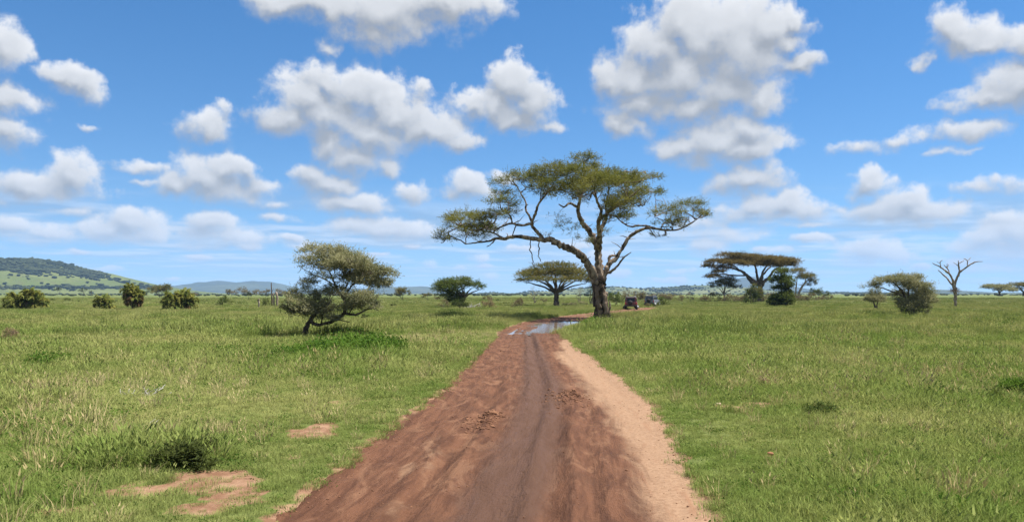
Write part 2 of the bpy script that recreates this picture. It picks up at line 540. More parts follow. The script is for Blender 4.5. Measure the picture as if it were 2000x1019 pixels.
# puddle basins, in plan: centre x, y, half x, half y, rotation
POOLS = [(3.9, 63.5, 1.9, 6.2, -0.16), (1.75, 51.6, 1.1, 2.6, -0.1), (2.6, 55.2, 1.2, 2.8, -0.2), (0.6, 49.2, 1.1, 0.9, 0.0), (5.2, 67.5, 1.0, 3.5, -0.3)]
def pool_mask(x, y):
    m = np.full(np.shape(x), -9.0)
    for (cx, cy, sx, sy, a) in POOLS:
        dx = x - cx; dy = y - cy
        u = dx * math.cos(a) - dy * math.sin(-a) * -1.0
        u = dx + a * dy * 1.0 if False else dx - (-a) * dy * 1.0
        m = np.maximum(m, 1 - np.sqrt((u / sx) ** 2 + (dy / sy) ** 2))
    return m
HEAPS = [(945, 823, 28, 12), (1100, 775, 32, 9), (1118, 770, 16, 7), (960, 812, 14, 6), (1110, 656, 16, 4), (1140, 668, 10, 3), (1080, 648, 20, 3)]

def track_z(X, Y):
    L, R = edges_at(Y)
    C = (L + R) / 2
    x = X - C
    z = 0.030 * fbm(X * 7, Y * 0.45, 61, 4) + 0.035 * fbm(X * 2.2, Y * 0.16, 63, 3) + 0.036 * fbm(X * 6, Y * 4.2, 67, 5, .6) + 0.03 * fbm(X * 0.9, Y * 0.5, 71, 3)
    wob = fbm(Y * 0.09, Y * 0 + 3.1, 81, 2) * 0.5
    for c, wd, dp in ((-0.95, 0.13, 0.050), (-1.30, 0.10, 0.030), (0.05, 0.15, 0.062), (0.50, 0.14, 0.050), (-0.45, 0.12, 0.034), (1.10, 0.11, 0.028), (0.85, .10, .03)):
        q = (x - c - 0.5 * wob - 0.9 * fbm(Y * 0.07 + c * 9, Y * 0 + c * 5, 83, 3)) / wd
        dp = dp * (0.35 + 1.3 * sstep(-.15, .2, fbm(Y * 0.06 + c * 3, Y * 0 + 7 * c, 85, 2)))
        z = z - dp * np.exp(-q * q) + 0.45 * dp * (np.exp(-((np.abs(q) - 1.9) / 0.6) ** 2))
    s = (X - L) / (R - L)
    z = z + 0.05 * (sstep(0.16, 0.0, s) + sstep(0.84, 1.0, s))
    near = sstep(4.0, 9.0, Y)
    for (px, py, hw, hh) in HEAPS:
        cx, cy = at(px, py); sx = hw / F * cy; sy = abs(at(px, py + hh)[1] - at(px, py - hh)[1]) / 2
        q = ((X - cx) / sx) ** 2 + ((Y - cy) / sy) ** 2
        z = z + np.exp(-q * 1.4) * (0.035 + 0.17 * np.maximum(0, fbm(X * 6, Y * 5, 91, 4) + 0.06))
    pm = pool_mask(X, Y) + (0.8 + 0.7 * sstep(60, 54, Y)) * fbm(X * 1.4, Y * 0.55, 95, 4) + 0.35 * fbm(X * 5, Y * 2.5, 97, 3)
    z = z * (1 - 0.5 * sstep(-0.3, 0.2, pm)) - 0.15 * sstep(-0.26, 0.22, pm)
    return z

def build_track():
    ys = [-30.0]
    while ys[-1] < 238:
        y = ys[-1]
        ys.append(y + max(0.045, abs(y) * 0.0062) if y > 4 else y + 0.6)
    ys = np.array(ys)
    ss = np.linspace(-0.22, 1.22, 132)
    L, R = edges_at(ys)
    X = L[:, None] + (R - L)[:, None] * ss[None, :]
    Y = np.repeat(ys[:, None], len(ss), 1)
    S = np.repeat(ss[None, :], len(ys), 0)
    Z = track_z(X, Y)
    me = mesh_np('dirt_track', np.stack([X, Y, Z], -1), grid_faces(len(ys), len(ss)))
    fattr(me, 'cross', S.reshape(-1))
    xr = (X - ((L + R) / 2)[:, None])
    fattr(me, 'lane', xr.reshape(-1))
    # dry pale strip on the right and dry scraps on the left, as in the photograph
    bound = np.interp(Y, [0, 8.45, 11.5, 16.6, 21.3, 29.7, 40, 47], [0.82, 0.82, 0.84, 0.79, 0.755, 0.72, 0.86, 1.2])
    dry = sstep(-0.12, 0.11, S - bound + 0.10 * fbm(X * 1.1, Y * 0.16, 101, 3) + 0.05 * fbm(X * 4, Y * 1.2, 103, 3))
    left = sstep(0.16, 0.0, S) * sstep(0.0, 0.2, fbm(X * 1.6, Y * 0.25, 105, 4)) * 0.5
    scr = sstep(0.03, 0.20, fbm(X * 2.2, Y * 0.5, 107, 5, .6)) * sstep(0.52, 0.25, S) * sstep(-.02, .12, fbm(X * .5, Y * .09, 109, 3)) * 0.42
    dry = np.clip(np.maximum(dry, np.maximum(left, scr)), 0, 1)
    far = sstep(66, 84, Y)
    dry = np.maximum(dry, far * 0.35)
    wet = np.exp(-((S - 0.52 - 0.05 * fbm(Y * 0.1, Y * 0 + 1.0, 111, 2)) / 0.12) ** 2) * (1 - far)
    wet = np.maximum(wet, sstep(-0.7, 0.0, pool_mask(X, Y)))
    wet = np.maximum(wet, np.exp(-((Y - 45) / 4.0) ** 2) * 0.5)
    fattr(me, 'dry', dry.reshape(-1)); fattr(me, 'wet', wet.reshape(-1))
    m, T = new_mat('red_mud')
    p = pos(T)
    A = lambda k: T.new('ShaderNodeAttribute', attribute_name=k).outputs['Fac']
    px_, py_, pz_ = T.sep(p)
    lane = A('lane')
    sv = T.comb(lane, T.math('MULTIPLY', py_, 0.13), 0.0)
    st = T.noise(sv, 5.5, 6, 0.68, dist=0.4)
    st2 = T.noise(T.comb(lane, T.math('MULTIPLY', py_, 0.30), 3.0), 2.4, 8, 0.68, dist=0.9)
    gr = T.noise(p, 16.0, 6, 0.7)
    big = T.noise(p, 1.1, 5, 0.6, dist=0.5)
    mud = T.mix(T.mapr(st, 0.36, 0.64), (0.074, 0.033, 0.019), (0.132, 0.061, 0.034))
    mud = T.mix(T.mapr(st2, 0.50, 0.66, 0.0, 0.75), mud, (0.190, 0.098, 0.056))
    mud = T.mix(T.mapr(big, 0.52, 0.70, 0.0, 0.5), mud, (0.092, 0.046, 0.027))
    wetf = T.mapr(T.math('ADD', A('wet'), T.math('MULTIPLY_ADD', st2, 0.9, -0.45)), 0.25, 0.8)
    mud = T.mix(T.math('MULTIPLY', wetf, 0.8), mud, (0.078, 0.041, 0.026))
    dryc = T.mix(T.mapr(gr, 0.35, 0.65), (0.200, 0.120, 0.072), (0.275, 0.176, 0.110))
    dryc = T.mix(T.mapr(st, 0.52, 0.72, 0.0, 0.5), dryc, (0.20, 0.10, 0.055))
    dryf = T.mapr(T.math('ADD', A('dry'), T.math('MULTIPLY_ADD', st2, 0.9, -0.45)), 0.18, 0.86)
    col = T.mix(dryf, mud, dryc)
    col = T.mix(T.mapr(gr, 0.55, 0.75, 0.0, 0.35), col, (0.08, 0.038, 0.022))
    rough = T.math('SUBTRACT', 0.88, T.math('MULTIPLY', wetf, T.mapr(st, 0.35, 0.6, 0.08, 0.28)))
    h = T.math('ADD', T.math('MULTIPLY', st, 0.8), T.math('MULTIPLY', gr, 0.5))
    princ(T, col, rough, 0.12, bump(T, T.math('MULTIPLY', h, T.math('MULTIPLY_ADD', dryf, -0.75, 1.0)), 1.0, 0.08))
    o = obj('dirt_track', me, m, smooth=True)
    tag(o, kind='structure')
    # standing water
    xs = np.linspace(-1.2, 8.2, 40); yy = np.linspace(46, 76, 60)
    X, Y = np.meshgrid(xs, yy)
    inside = pool_mask(X, Y) > -0.65
    Q = grid_faces(60, 40)
    Q = Q[inside.reshape(-1)[Q].any(1)]
    Z = np.full(X.shape, -0.045)
    me = mesh_np('puddle', np.stack([X, Y, Z], -1), Q)
    m, T = new_mat('muddy_water')
    p = pos(T)
    princ(T, (0.20, 0.135, 0.095), 0.07, 0.5, bump(T, T.noise(p, 3.0, 2, 0.5), 0.05, 0.02), IOR=1.333)
    o = obj('puddle', me, m)
    tag(o, kind='structure')
build_track()

# clods of churned mud
def lump(seed, r=1.0):
    rg = np.random.default_rng(seed)
    t = (1 + 5 ** 0.5) / 2
    v = np.array([(-1, t, 0), (1, t, 0), (-1, -t, 0), (1, -t, 0), (0, -1, t), (0, 1, t), (0, -1, -t), (0, 1, -t), (t, 0, -1), (t, 0, 1), (-t, 0, -1), (-t, 0, 1)], float)
    v /= np.linalg.norm(v[0])
    v *= rg.uniform(0.6, 1.25, (12, 1))
    v[:, 2] *= 0.6
    f = np.array([(0, 11, 5), (0, 5, 1), (0, 1, 7), (0, 7, 10), (0, 10, 11), (1, 5, 9), (5, 11, 4), (11, 10, 2), (10, 7, 6), (7, 1, 8), (3, 9, 4), (3, 4, 2), (3, 2, 6), (3, 6, 8), (3, 8, 9), (4, 9, 5), (2, 4, 11), (6, 2, 10), (8, 6, 7), (9, 8, 1)])
    return v * r, f

def build_clods():
    pts = []
    for (px, py, hw, hh) in HEAPS:
        cx, cy = at(px, py); sx = hw / F * cy; sy = abs(at(px, py + hh)[1] - at(px, py - hh)[1]) / 2
        n = 260
        pts += [(a, b, c) for a, b, c in zip(RNG.normal(cx, sx * 0.7, n), RNG.normal(cy, sy * 0.7, n), RNG.gamma(1.6, 0.009, n) + 0.004)]
    for k in range(2600):
        y = 6 + 60 * RNG.random() ** 1.8
        L, R = edges_at(y); e = RNG.random()
        x = L + 0.15 + RNG.gamma(1.2, 0.3) if e < 0.5 else (R - 0.1 - RNG.gamma(1.2, 0.35) if e < 0.7 else RNG.uniform(L, R))
        pts.append((x, y, RNG.gamma(1.3, 0.0045) + 0.003))
    pts = np.array(pts)
    z = track_z(pts[:, 0], pts[:, 1])
    VV = []; FF = []; b = 0
    for k, (x, y, r) in enumerate(pts):
        v, f = lump(k % 23, r)
        VV.append(v + (x, y, z[k] + r * 0.05)); FF.append(f + b); b += 12
    me = mesh_np('mud_clods', np.concatenate(VV), None, np.concatenate(FF))
    m, T = new_mat('mud_clod')
    p = pos(T)
    princ(T, T.mix(T.mapr(T.noise(p, 4.0, 3, 0.6), 0.4, 0.6), (0.105, 0.050, 0.029), (0.20, 0.100, 0.056)), 0.9, 0.15)
    o = obj('mud_clods', me, m)
    tag(o, 'loose clods of churned red mud on the dirt track', 'mud', kind='stuff')
build_clods()

# ------------------------------------------------------------------ hills
def hill(name, pts, dist, front, back, c1, c2, c3, nscale, rough_amp, seed):
    pts = np.array(pts, float)
    pxs = np.linspace(pts[0, 0], pts[-1, 0], 170)
    top = (HOR - np.interp(pxs, pts[:, 0], pts[:, 1])) / F * dist + HC
    k = np.ones(9) / 9.0
    topS = np.convolve(np.pad(top, 4, 'edge'), k, 'valid')
    ts = np.concatenate([np.linspace(0, 1, 40), np.linspace(1, 2, 16)[1:]])
    Xr = (pxs - 1000.0) / F * dist
    V = []
    for t in ts:
        y = dist - front * (1 - t) if t <= 1 else dist + back * (t - 1)
        prof = sstep(0, 1, t) ** 1.15 if t <= 1 else 1 - sstep(1, 2, t)
        X = Xr
        n = fbm(X / dist * 26, np.full_like(X, y / dist * 26), seed, 5) * 1.6
        gul = np.abs(fbm(X / dist * 40, np.full_like(X, y / dist * 9), seed + 7, 4)) * 1.6
        w = math.sin(math.pi * min(t, 1.0)) if t <= 1 else 0.3
        Z = topS * prof * (1 + rough_amp * n * w - rough_amp * gul * w) + (top - topS) * prof - 3 * (1 - prof)
        V.append(np.stack([X, np.full_like(X, y), Z], -1))
    V = np.array(V)
    me = mesh_np(name, V, grid_faces(len(ts), len(pxs)))
    m, T = new_mat(name)
    p = pos(T)
    n = T.noise(p, nscale, 6, 0.62)
    n2 = T.noise(p, nscale * 9, 4, 0.7)
    col = T.mix(T.mapr(n, 0.42, 0.58), c1, c2)
    col = T.mix(T.mapr(n2, 0.50, 0.64, 0.0, 0.85), col, c3)
    princ(T, col, 0.95, 0.05, bump(T, n2, 1.0, 6.0))
    o = obj(name, me, m, smooth=True)
    tag(o, kind='structure')
    return V
GR1, GR2, FOR = (0.080, 0.105, 0.034), (0.115, 0.135, 0.046), (0.034, 0.046, 0.022)
HL = hill('hill', [(-700, 560), (-450, 530), (-250, 518), (-100, 512), (0, 514), (40, 511), (75, 509), (110, 512), (150, 521), (200, 534), (250, 548), (300, 559), (345, 567), (400, 574)],
          2600, 1150, 700, GR1, GR2, (0.085, 0.095, 0.04), 0.004, 0.30, 5)
hill('blue_hills', [(330, 576), (360, 567), (395, 553), (430, 548), (470, 553), (500, 549), (530, 550), (560, 560), (610, 565), (660, 562), (720, 564), (780, 560), (830, 559), (880, 566), (940, 575)],
     8500, 2500, 2000, (0.040, 0.052, 0.034), (0.065, 0.078, 0.044), FOR, 0.0016, 0.35, 15)
HR = hill('wooded_ridge', [(900, 577), (930, 575), (965, 570), (1000, 575), (1025, 570), (1080, 568), (1150, 562), (1195, 560), (1240, 563), (1300, 561), (1350, 557), (1400, 559), (1450, 565), (1510, 570), (1600, 571), (1640, 573), (1700, 577)],
     3900, 1300, 900, (0.085, 0.105, 0.050), (0.14, 0.15, 0.068), FOR, 0.004, 0.35, 25)
hill('blue_mountain', [(1360, 576), (1405, 558), (1440, 544), (1465, 540), (1500, 549), (1545, 563), (1600, 575)],
     8800, 1800, 1800, (0.040, 0.052, 0.036), (0.060, 0.072, 0.044), FOR, 0.0016, 0.4, 35)
hill('low_hills', [(1760, 577), (1800, 570), (1822, 565), (1850, 569), (1890, 572), (1960, 571), (2060, 572), (2200, 568), (2400, 577)],
     5200, 1200, 1200, (0.050, 0.064, 0.04), (0.075, 0.088, 0.048), FOR, 0.003, 0.3, 45)

# ------------------------------------------------------------------ scattering with geometry nodes (only for stuff)
def proto_collection(name, meshes, mats):
    c = bpy.data.collections.new(name)
    for k, (me, mt) in enumerate(zip(meshes, mats)):
        me.materials.append(mt)
        o = bpy.data.objects.new('%s_%02d' % (name, k), me)
        c.objects.link(o)
    return c

def scatter(name, P, kind, scl, rotz, tilt, coll, label, cat, tint=None):
    me = bpy.data.meshes.new(name)
    me.vertices.add(len(P)); me.vertices.foreach_set('co', np.asarray(P, np.float32).reshape(-1))
    a = me.attributes.new('kind', 'INT', 'POINT'); a.data.foreach_set('value', np.asarray(kind, np.int32))
    a = me.attributes.new('scl', 'FLOAT_VECTOR', 'POINT'); a.data.foreach_set('vector', np.asarray(scl, np.float32).reshape(-1))
    r = np.stack([tilt[:, 0], tilt[:, 1], rotz], -1)
    a = me.attributes.new('rot', 'FLOAT_VECTOR', 'POINT'); a.data.foreach_set('vector', r.astype(np.float32).reshape(-1))
    fattr(me, 'tint', np.zeros(len(P)) if tint is None else tint)
    o = bpy.data.objects.new(name, me); COL.objects.link(o)
    g = bpy.data.node_groups.new(name, 'GeometryNodeTree')
    g.interface.new_socket('Geometry', in_out='INPUT', socket_type='NodeSocketGeometry')
    g.interface.new_socket('Geometry', in_out='OUTPUT', socket_type='NodeSocketGeometry')
    gi = g.nodes.new('NodeGroupInput'); go = g.nodes.new('NodeGroupOutput')
    ci = g.nodes.new('GeometryNodeCollectionInfo')
    ci.inputs['Collection'].default_value = coll
    ci.inputs['Separate Children'].default_value = True
    ci.inputs['Reset Children'].default_value = True
    ip = g.nodes.new('GeometryNodeInstanceOnPoints')
    ip.inputs['Pick Instance'].default_value = True
    def na(nm, ty):
        n = g.nodes.new('GeometryNodeInputNamedAttribute'); n.data_type = ty
        n.inputs['Name'].default_value = nm
        return n.outputs['Attribute']
    g.links.new(gi.outputs[0], ip.inputs['Points'])
    g.links.new(ci.outputs[0], ip.inputs['Instance'])
    g.links.new(na('kind', 'INT'), ip.inputs['Instance Index'])
    g.links.new(na('scl', 'FLOAT_VECTOR'), ip.inputs['Scale'])
    e = g.nodes.new('FunctionNodeEulerToRotation')
    g.links.new(na('rot', 'FLOAT_VECTOR'), e.inputs[0])
    g.links.new(e.outputs[0], ip.inputs['Rotation'])
    g.links.new(ip.outputs[0], go.inputs[0])
    md = o.modifiers.new('scatter', 'NODES'); md.node_group = g
    tag(o, label, cat, kind='stuff')
    return o

# ------------------------------------------------------------------ grass
def tuft(seed, n, h, spread, w, lean, heads=0.0):
    rg = np.random.default_rng(seed)
    a = rg.uniform(0, 2 * np.pi, n); r = spread * np.sqrt(rg.random(n))
    bx, by = r * np.cos(a), r * np.sin(a)
    hh = h * rg.uniform(0.45, 1.1, n)
    da = a + rg.normal(0, 0.9, n)
    ln = lean * rg.uniform(0.2, 1.3, n) * hh
    dx, dy = np.cos(da), np.sin(da)
    fa = rg.uniform(0, np.pi, n)
    wx, wy = np.cos(fa) * w / 2, np.sin(fa) * w / 2
    V = np.zeros((n, 5, 3)); z0 = -0.02
    V[:, 0] = np.stack([bx - wx, by - wy, np.full(n, z0)], -1); V[:, 1] = np.stack([bx + wx, by + wy, np.full(n, z0)], -1)
    mx, my, mz = bx + dx * ln * 0.30, by + dy * ln * 0.30, hh * 0.58
    V[:, 2] = np.stack([mx + wx * 0.8, my + wy * 0.8, mz], -1); V[:, 3] = np.stack([mx - wx * 0.8, my - wy * 0.8, mz], -1)
    V[:, 4] = np.stack([bx + dx * ln, by + dy * ln, hh * np.sqrt(np.maximum(0.1, 1 - (lean * 0.5) ** 2))], -1)
    i = np.arange(n)[:, None] * 5
    q = i + np.array([[0, 1, 2, 3]]); t = i + np.array([[3, 2, 4]])
    V = V.reshape(-1, 3); b = len(V)
    if heads:
        m = int(n * heads)
        k = rg.choice(n, m, replace=False)
        tip = V.reshape(n, 5, 3)[k, 4]
        hx = 0.010; hl = h * 0.20
        E = np.zeros((m, 4, 3))
        E[:, 0] = tip + np.stack([-np.full(m, hx), np.zeros(m), -np.zeros(m)], -1)
        E[:, 1] = tip + np.stack([np.zeros(m), np.zeros(m) + hx, np.full(m, -hl * 0.3)], -1)
        E[:, 2] = tip + np.stack([np.full(m, hx), np.zeros(m), np.zeros(m)], -1)
        E[:, 3] = tip + np.stack([dx[k] * 0.03, dy[k] * 0.03, np.full(m, hl)], -1)
        V = np.concatenate([V, E.reshape(-1, 3)])
        q = np.concatenate([q, b + np.arange(m)[:, None] * 4 + np.array([[0, 1, 2, 3]])])
    return mesh_np('tuft', V, q, t)

def forb(seed, n, h, leaf):
    rg = np.random.default_rng(seed)
    V = []; Q = []
    for k in range(n):
        c = rg.normal(0, 0.10, 3); c[2] = abs(rg.normal(0.4, 0.3)) * h
        ax = rg.normal(0, 1, 3); ax[2] = ax[2] * 0.5 + 0.25; ax /= np.linalg.norm(ax)
        sd = np.cross(ax, rg.normal(0, 1, 3)); sd /= np.linalg.norm(sd)
        l = leaf * rg.uniform(0.6, 1.3); w = l * 0.38
        b = len(V)
        V += [c, c + ax * l * 0.5 + sd * w * 0.5, c + ax * l, c + ax * l * 0.5 - sd * w * 0.5]
        Q.append((b, b + 1, b + 2, b + 3))
    return mesh_np('forb', np.array(V), np.array(Q))

def grass_mat(name, ca, cb, cc, trans=0.42):
    m, T = new_mat(name)
    p = pos(T)
    tint = T.new('ShaderNodeAttribute', attribute_type='INSTANCER', attribute_name='tint').outputs['Fac']
    oi = T.new('ShaderNodeObjectInfo').outputs['Random']
    n = T.noise(p, 0.16, 4, 0.6)
    f = T.math('ADD', T.mapr(n, 0.36, 0.64, -0.25, 0.55), tint)
    f = T.math('ADD', f, T.math('MULTIPLY_ADD', oi, 0.32, -0.13), clamp=True)
    col = T.mix(f, ca, cb)
    col = T.mix(T.mapr(T.noise(p, 23.0, 1, 0.5), 0.62, 0.74, 0.0, 0.25), col, cc)
    # blades curl and twist: their mean normal leans towards the sky
    nn = T.vec('NORMALIZE', T.vec('ADD', T.vec('SCALE', T.new('ShaderNodeNewGeometry').outputs['Normal'], sc=0.42), (0.0, 0.0, 0.85)))
    df = T.new('ShaderNodeBsdfDiffuse'); T.put(df.inputs[0], col); T.put(df.inputs['Normal'], nn)
    tr = T.new('ShaderNodeBsdfTranslucent'); T.put(tr.inputs[0], T.mix(1.0, col, (1.0, 1.0, 0.75), 'MULTIPLY'))
    mx = T.new('ShaderNodeMixShader'); mx.inputs[0].default_value = trans
    T.l.new(df.outputs[0], mx.inputs[1]); T.l.new(tr.outputs[0], mx.inputs[2])
    T.l.new(mx.outputs[0], T.out.inputs[0])
    return m
MG = grass_mat('grass_blade', (0.142, 0.202, 0.048), (0.288, 0.304, 0.110), (0.40, 0.34, 0.17), 0.36)
MGT = grass_mat('tall_grass_blade', (0.156, 0.214, 0.052), (0.302, 0.310, 0.114), (0.42, 0.35, 0.17), 0.36)

MST = grass_mat('straw_blade', (0.30, 0.25, 0.12), (0.42, 0.35, 0.19), (0.45, 0.38, 0.22), 0.3)
def build_grass():
    protos = [tuft(1, 80, 0.080, 0.15, 0.0045, 1.1), tuft(2, 80, 0.065, 0.17, 0.0045, 1.3), tuft(3, 70, 0.11, 0.14, 0.0045, 1.0, 0.04),
              tuft(4, 60, 0.19, 0.15, 0.005, 0.75, 0.08), tuft(5, 60, 0.24, 0.16, 0.005, 0.65, 0.14), tuft(6, 60, 0.17, 0.18, 0.005, 0.9, 0.06),
              tuft(7, 110, 0.24, 0.42, 0.012, 0.5, 0.15), tuft(8, 110, 0.30, 0.42, 0.012, 0.45, 0.22),
              tuft(9, 60, 0.22, 1.1, 0.055, 0.4), tuft(10, 60, 0.26, 1.2, 0.055, 0.4),
              forb(11, 40, 0.12, 0.034), forb(12, 46, 0.15, 0.042), tuft(14, 26, 0.26, 0.12, 0.006, 0.7, 0.3)]
    mats = [MG, MG, MG, MGT, MGT, MGT, MGT, MGT, MGT, MGT, M['weed_leaf'], M['weed_leaf'], MST]
    coll = proto_collection('grass_tuft', protos, mats)
    PX, PY, K, SC_, TI = [], [], [], [], []
    def band(d0, d1, dens, kinds_short, kinds_tall, s0, s1, tallbias):
        area = 0.76 * (d1 * d1 - d0 * d0) + 6 * (d1 - d0)
        n = int(area * dens)
        y = np.sqrt(RNG.uniform(d0 * d0, d1 * d1, n))
        x = RNG.uniform(-1, 1, n) * (0.76 * y + 3)
        i = inside_dist(x, y)
        L, R = edges_at(y)
        bm = bare_mask(x, y, True)
        keep = (RNG.random(n) < sstep(0.28, -0.05, i)) & (i < 0.28) & (RNG.random(n) > np.where(bm > 0.25, 0.80 - 0.5 * (1 - bm), 0.0))
        wx, wy = at(665, 690)
        wk = ((x - wx) / 3.6) ** 2 + ((y - wy) / 4.0) ** 2 < 1
        keep &= ~(wk & (RNG.random(n) < 0.7))
        x, y, bm, i = x[keep], y[keep], bm[keep], i[keep]; n = len(x)
        tall = fbm(x * 0.10, y * 0.07, 201, 4) * 2.2 + tallbias + 0.5 * sstep(3, 14, np.maximum(-x - 3, 0)) * sstep(60, 12, y) - 0.25 * sstep(-1.5, 0.0, i)
        tl = RNG.random(n) < np.clip(0.35 + tall, 0, 1)
        k = np.where(tl, RNG.choice(kinds_tall, n), RNG.choice(kinds_short, n))
        k = np.where((RNG.random(n) < 0.012 + 0.08 * np.clip(fbm(x * .3, y * .3, 231, 3) * 2, 0, 1)) & (y < 70), 12, k)
        wd = (RNG.random(n) < 0.06) & (y < 60)
        k = np.where(wd, RNG.choice([10, 11], n), k)
        lush = fbm(x * 0.22, y * 0.16, 211, 4)
        s = RNG.uniform(s0, s1, n) * (1 + 1.5 * lush) * (0.9 + 0.3 * sstep(-0.2, -1.6, i))
        s *= np.where(bm > 0.25, 0.55, 1.0)
        for (tx, ty, tr) in ((595, 657, 4.5), (1178, 623, 5.0), (1780, 620, 4.0), (1087, 598, 5.0)):    # grazed short round the trunks
            cx, cy = at(tx, ty)
            s *= np.where(((x - cx) / (tr * .6)) ** 2 + ((y - cy + tr * .7) / tr) ** 2 < 1, 0.42, 1.0)
        PX.append(x); PY.append(y); K.append(k); SC_.append(s)
        TI.append(0.16 + 0.36 * sstep(25, 80, y) - 1.5 * np.clip(lush, -0.3, 0.4) + 0.7 * fbm(x * 0.06, y * 0.05, 221, 4) + 0.5 * fbm(x * 0.6, y * 0.5, 223, 3))
    band(5.5, 14, 115, [0, 1, 2], [2, 3, 5], 0.7, 1.15, -0.30)
    band(14, 26, 72, [0, 1, 2], [2, 3, 5], 0.8, 1.3, -0.22)
    band(26, 45, 28, [0, 2, 2], [3, 4, 5], 0.9, 1.5, 0.0)
    band(45, 80, 9, [3, 5, 2], [3, 4, 5, 7], 0.9, 1.5, 0.25)
    band(80, 150, 2.6, [6], [6, 7], 0.5, 0.95, 0.3)
    band(150, 420, 0.28, [8], [8, 9], 0.5, 1.0, 0.2)
    # taller rank tufts round the foreground shrub and here and there on the left
    for (px, py, hw, hh, n, sc) in ((255, 905, 95, 24, 420, 1.25), (360, 905, 90, 22, 300, 1.1), (90, 740, 110, 22, 500, 1.3), (330, 690, 120, 14, 400, 1.3), (40, 800, 60, 20, 160, 1.2), (1530, 750, 60, 9, 120, 1.2), (1720, 690, 140, 12, 420, 1.3), (1900, 720, 90, 14, 300, 1.3)):
        cx, cy = at(px, py); sx = hw / F * cy; sy = abs(at(px, py + hh)[1] - at(px, py - hh)[1]) / 2
        a = RNG.uniform(0, 6.28, n); r = RNG.random(n) ** 0.7
        PX.append(cx + sx * r * np.cos(a)); PY.append(cy + sy * r * np.sin(a)); K.append(RNG.choice([3, 4, 5, 5], n)); SC_.append(sc * RNG.uniform(.6, 1.3, n)); TI.append(RNG.uniform(-.1, .3, n))
    x, y, k, s, ti = map(np.concatenate, (PX, PY, K, SC_, TI))
    z = ground_z(x, y)
    n = len(x)
    sv = np.stack([s, s, s * RNG.uniform(0.75, 1.3, n)], -1)
    tilt = RNG.normal(0, 0.10, (n, 2))
    print('grass tufts', n)
    scatter('grass', np.stack([x, y, z], -1), k, sv, RNG.uniform(0, 6.28, n), tilt, coll,
            'green savanna grass covering the plain on both sides of the dirt track', 'grass', ti)
    # lush green weeds under the leaning thorn tree and in a few damp hollows
    fb = [forb(21, 60, 0.30, 0.085), forb(22, 70, 0.36, 0.10), forb(23, 60, 0.24, 0.075)]
    coll = proto_collection('weed_clump', fb, [M['weed_leaf']] * 3)
    X, Y, S = [], [], []
    for (px, py, hw, hh, n, sc) in ((690, 690, 100, 14, 900, 1.35), (620, 690, 80, 10, 300, 1.1), (745, 692, 46, 9, 300, 1.3), (520, 712, 34, 7, 60, 0.9), (1160, 634, 34, 5, 90, 1.5), (460, 690, 40, 6, 50, .9), (925, 618, 14, 4, 30, 1.6), (100, 716, 60, 10, 70, 1.0), (1940, 634, 60, 8, 60, 1.3)):
        cx, cy = at(px, py); sx = hw / F * cy; sy = abs(at(px, py + hh)[1] - at(px, py - hh)[1]) / 2
        a = RNG.uniform(0, 6.28, n); r = np.sqrt(RNG.random(n))
        X.append(cx + sx * r * np.cos(a)); Y.append(cy + sy * r * np.sin(a)); S.append(sc * RNG.uniform(0.6, 1.4, n) * (1.15 - 0.5 * r))
    x, y, s = map(np.concatenate, (X, Y, S)); n = len(x)
    ok = inside_dist(x, y) < -0.2
    x, y, s = x[ok], y[ok], s[ok]; n = len(x)
    scatter('weeds', np.stack([x, y, ground_z(x, y)], -1), RNG.integers(0, 3, n), np.stack([s, s, s], -1), RNG.uniform(0, 6.28, n), RNG.normal(0, .15, (n, 2)), coll,
            'bright green leafy weeds growing low under the leaning thorn tree', 'weeds')
build_grass()

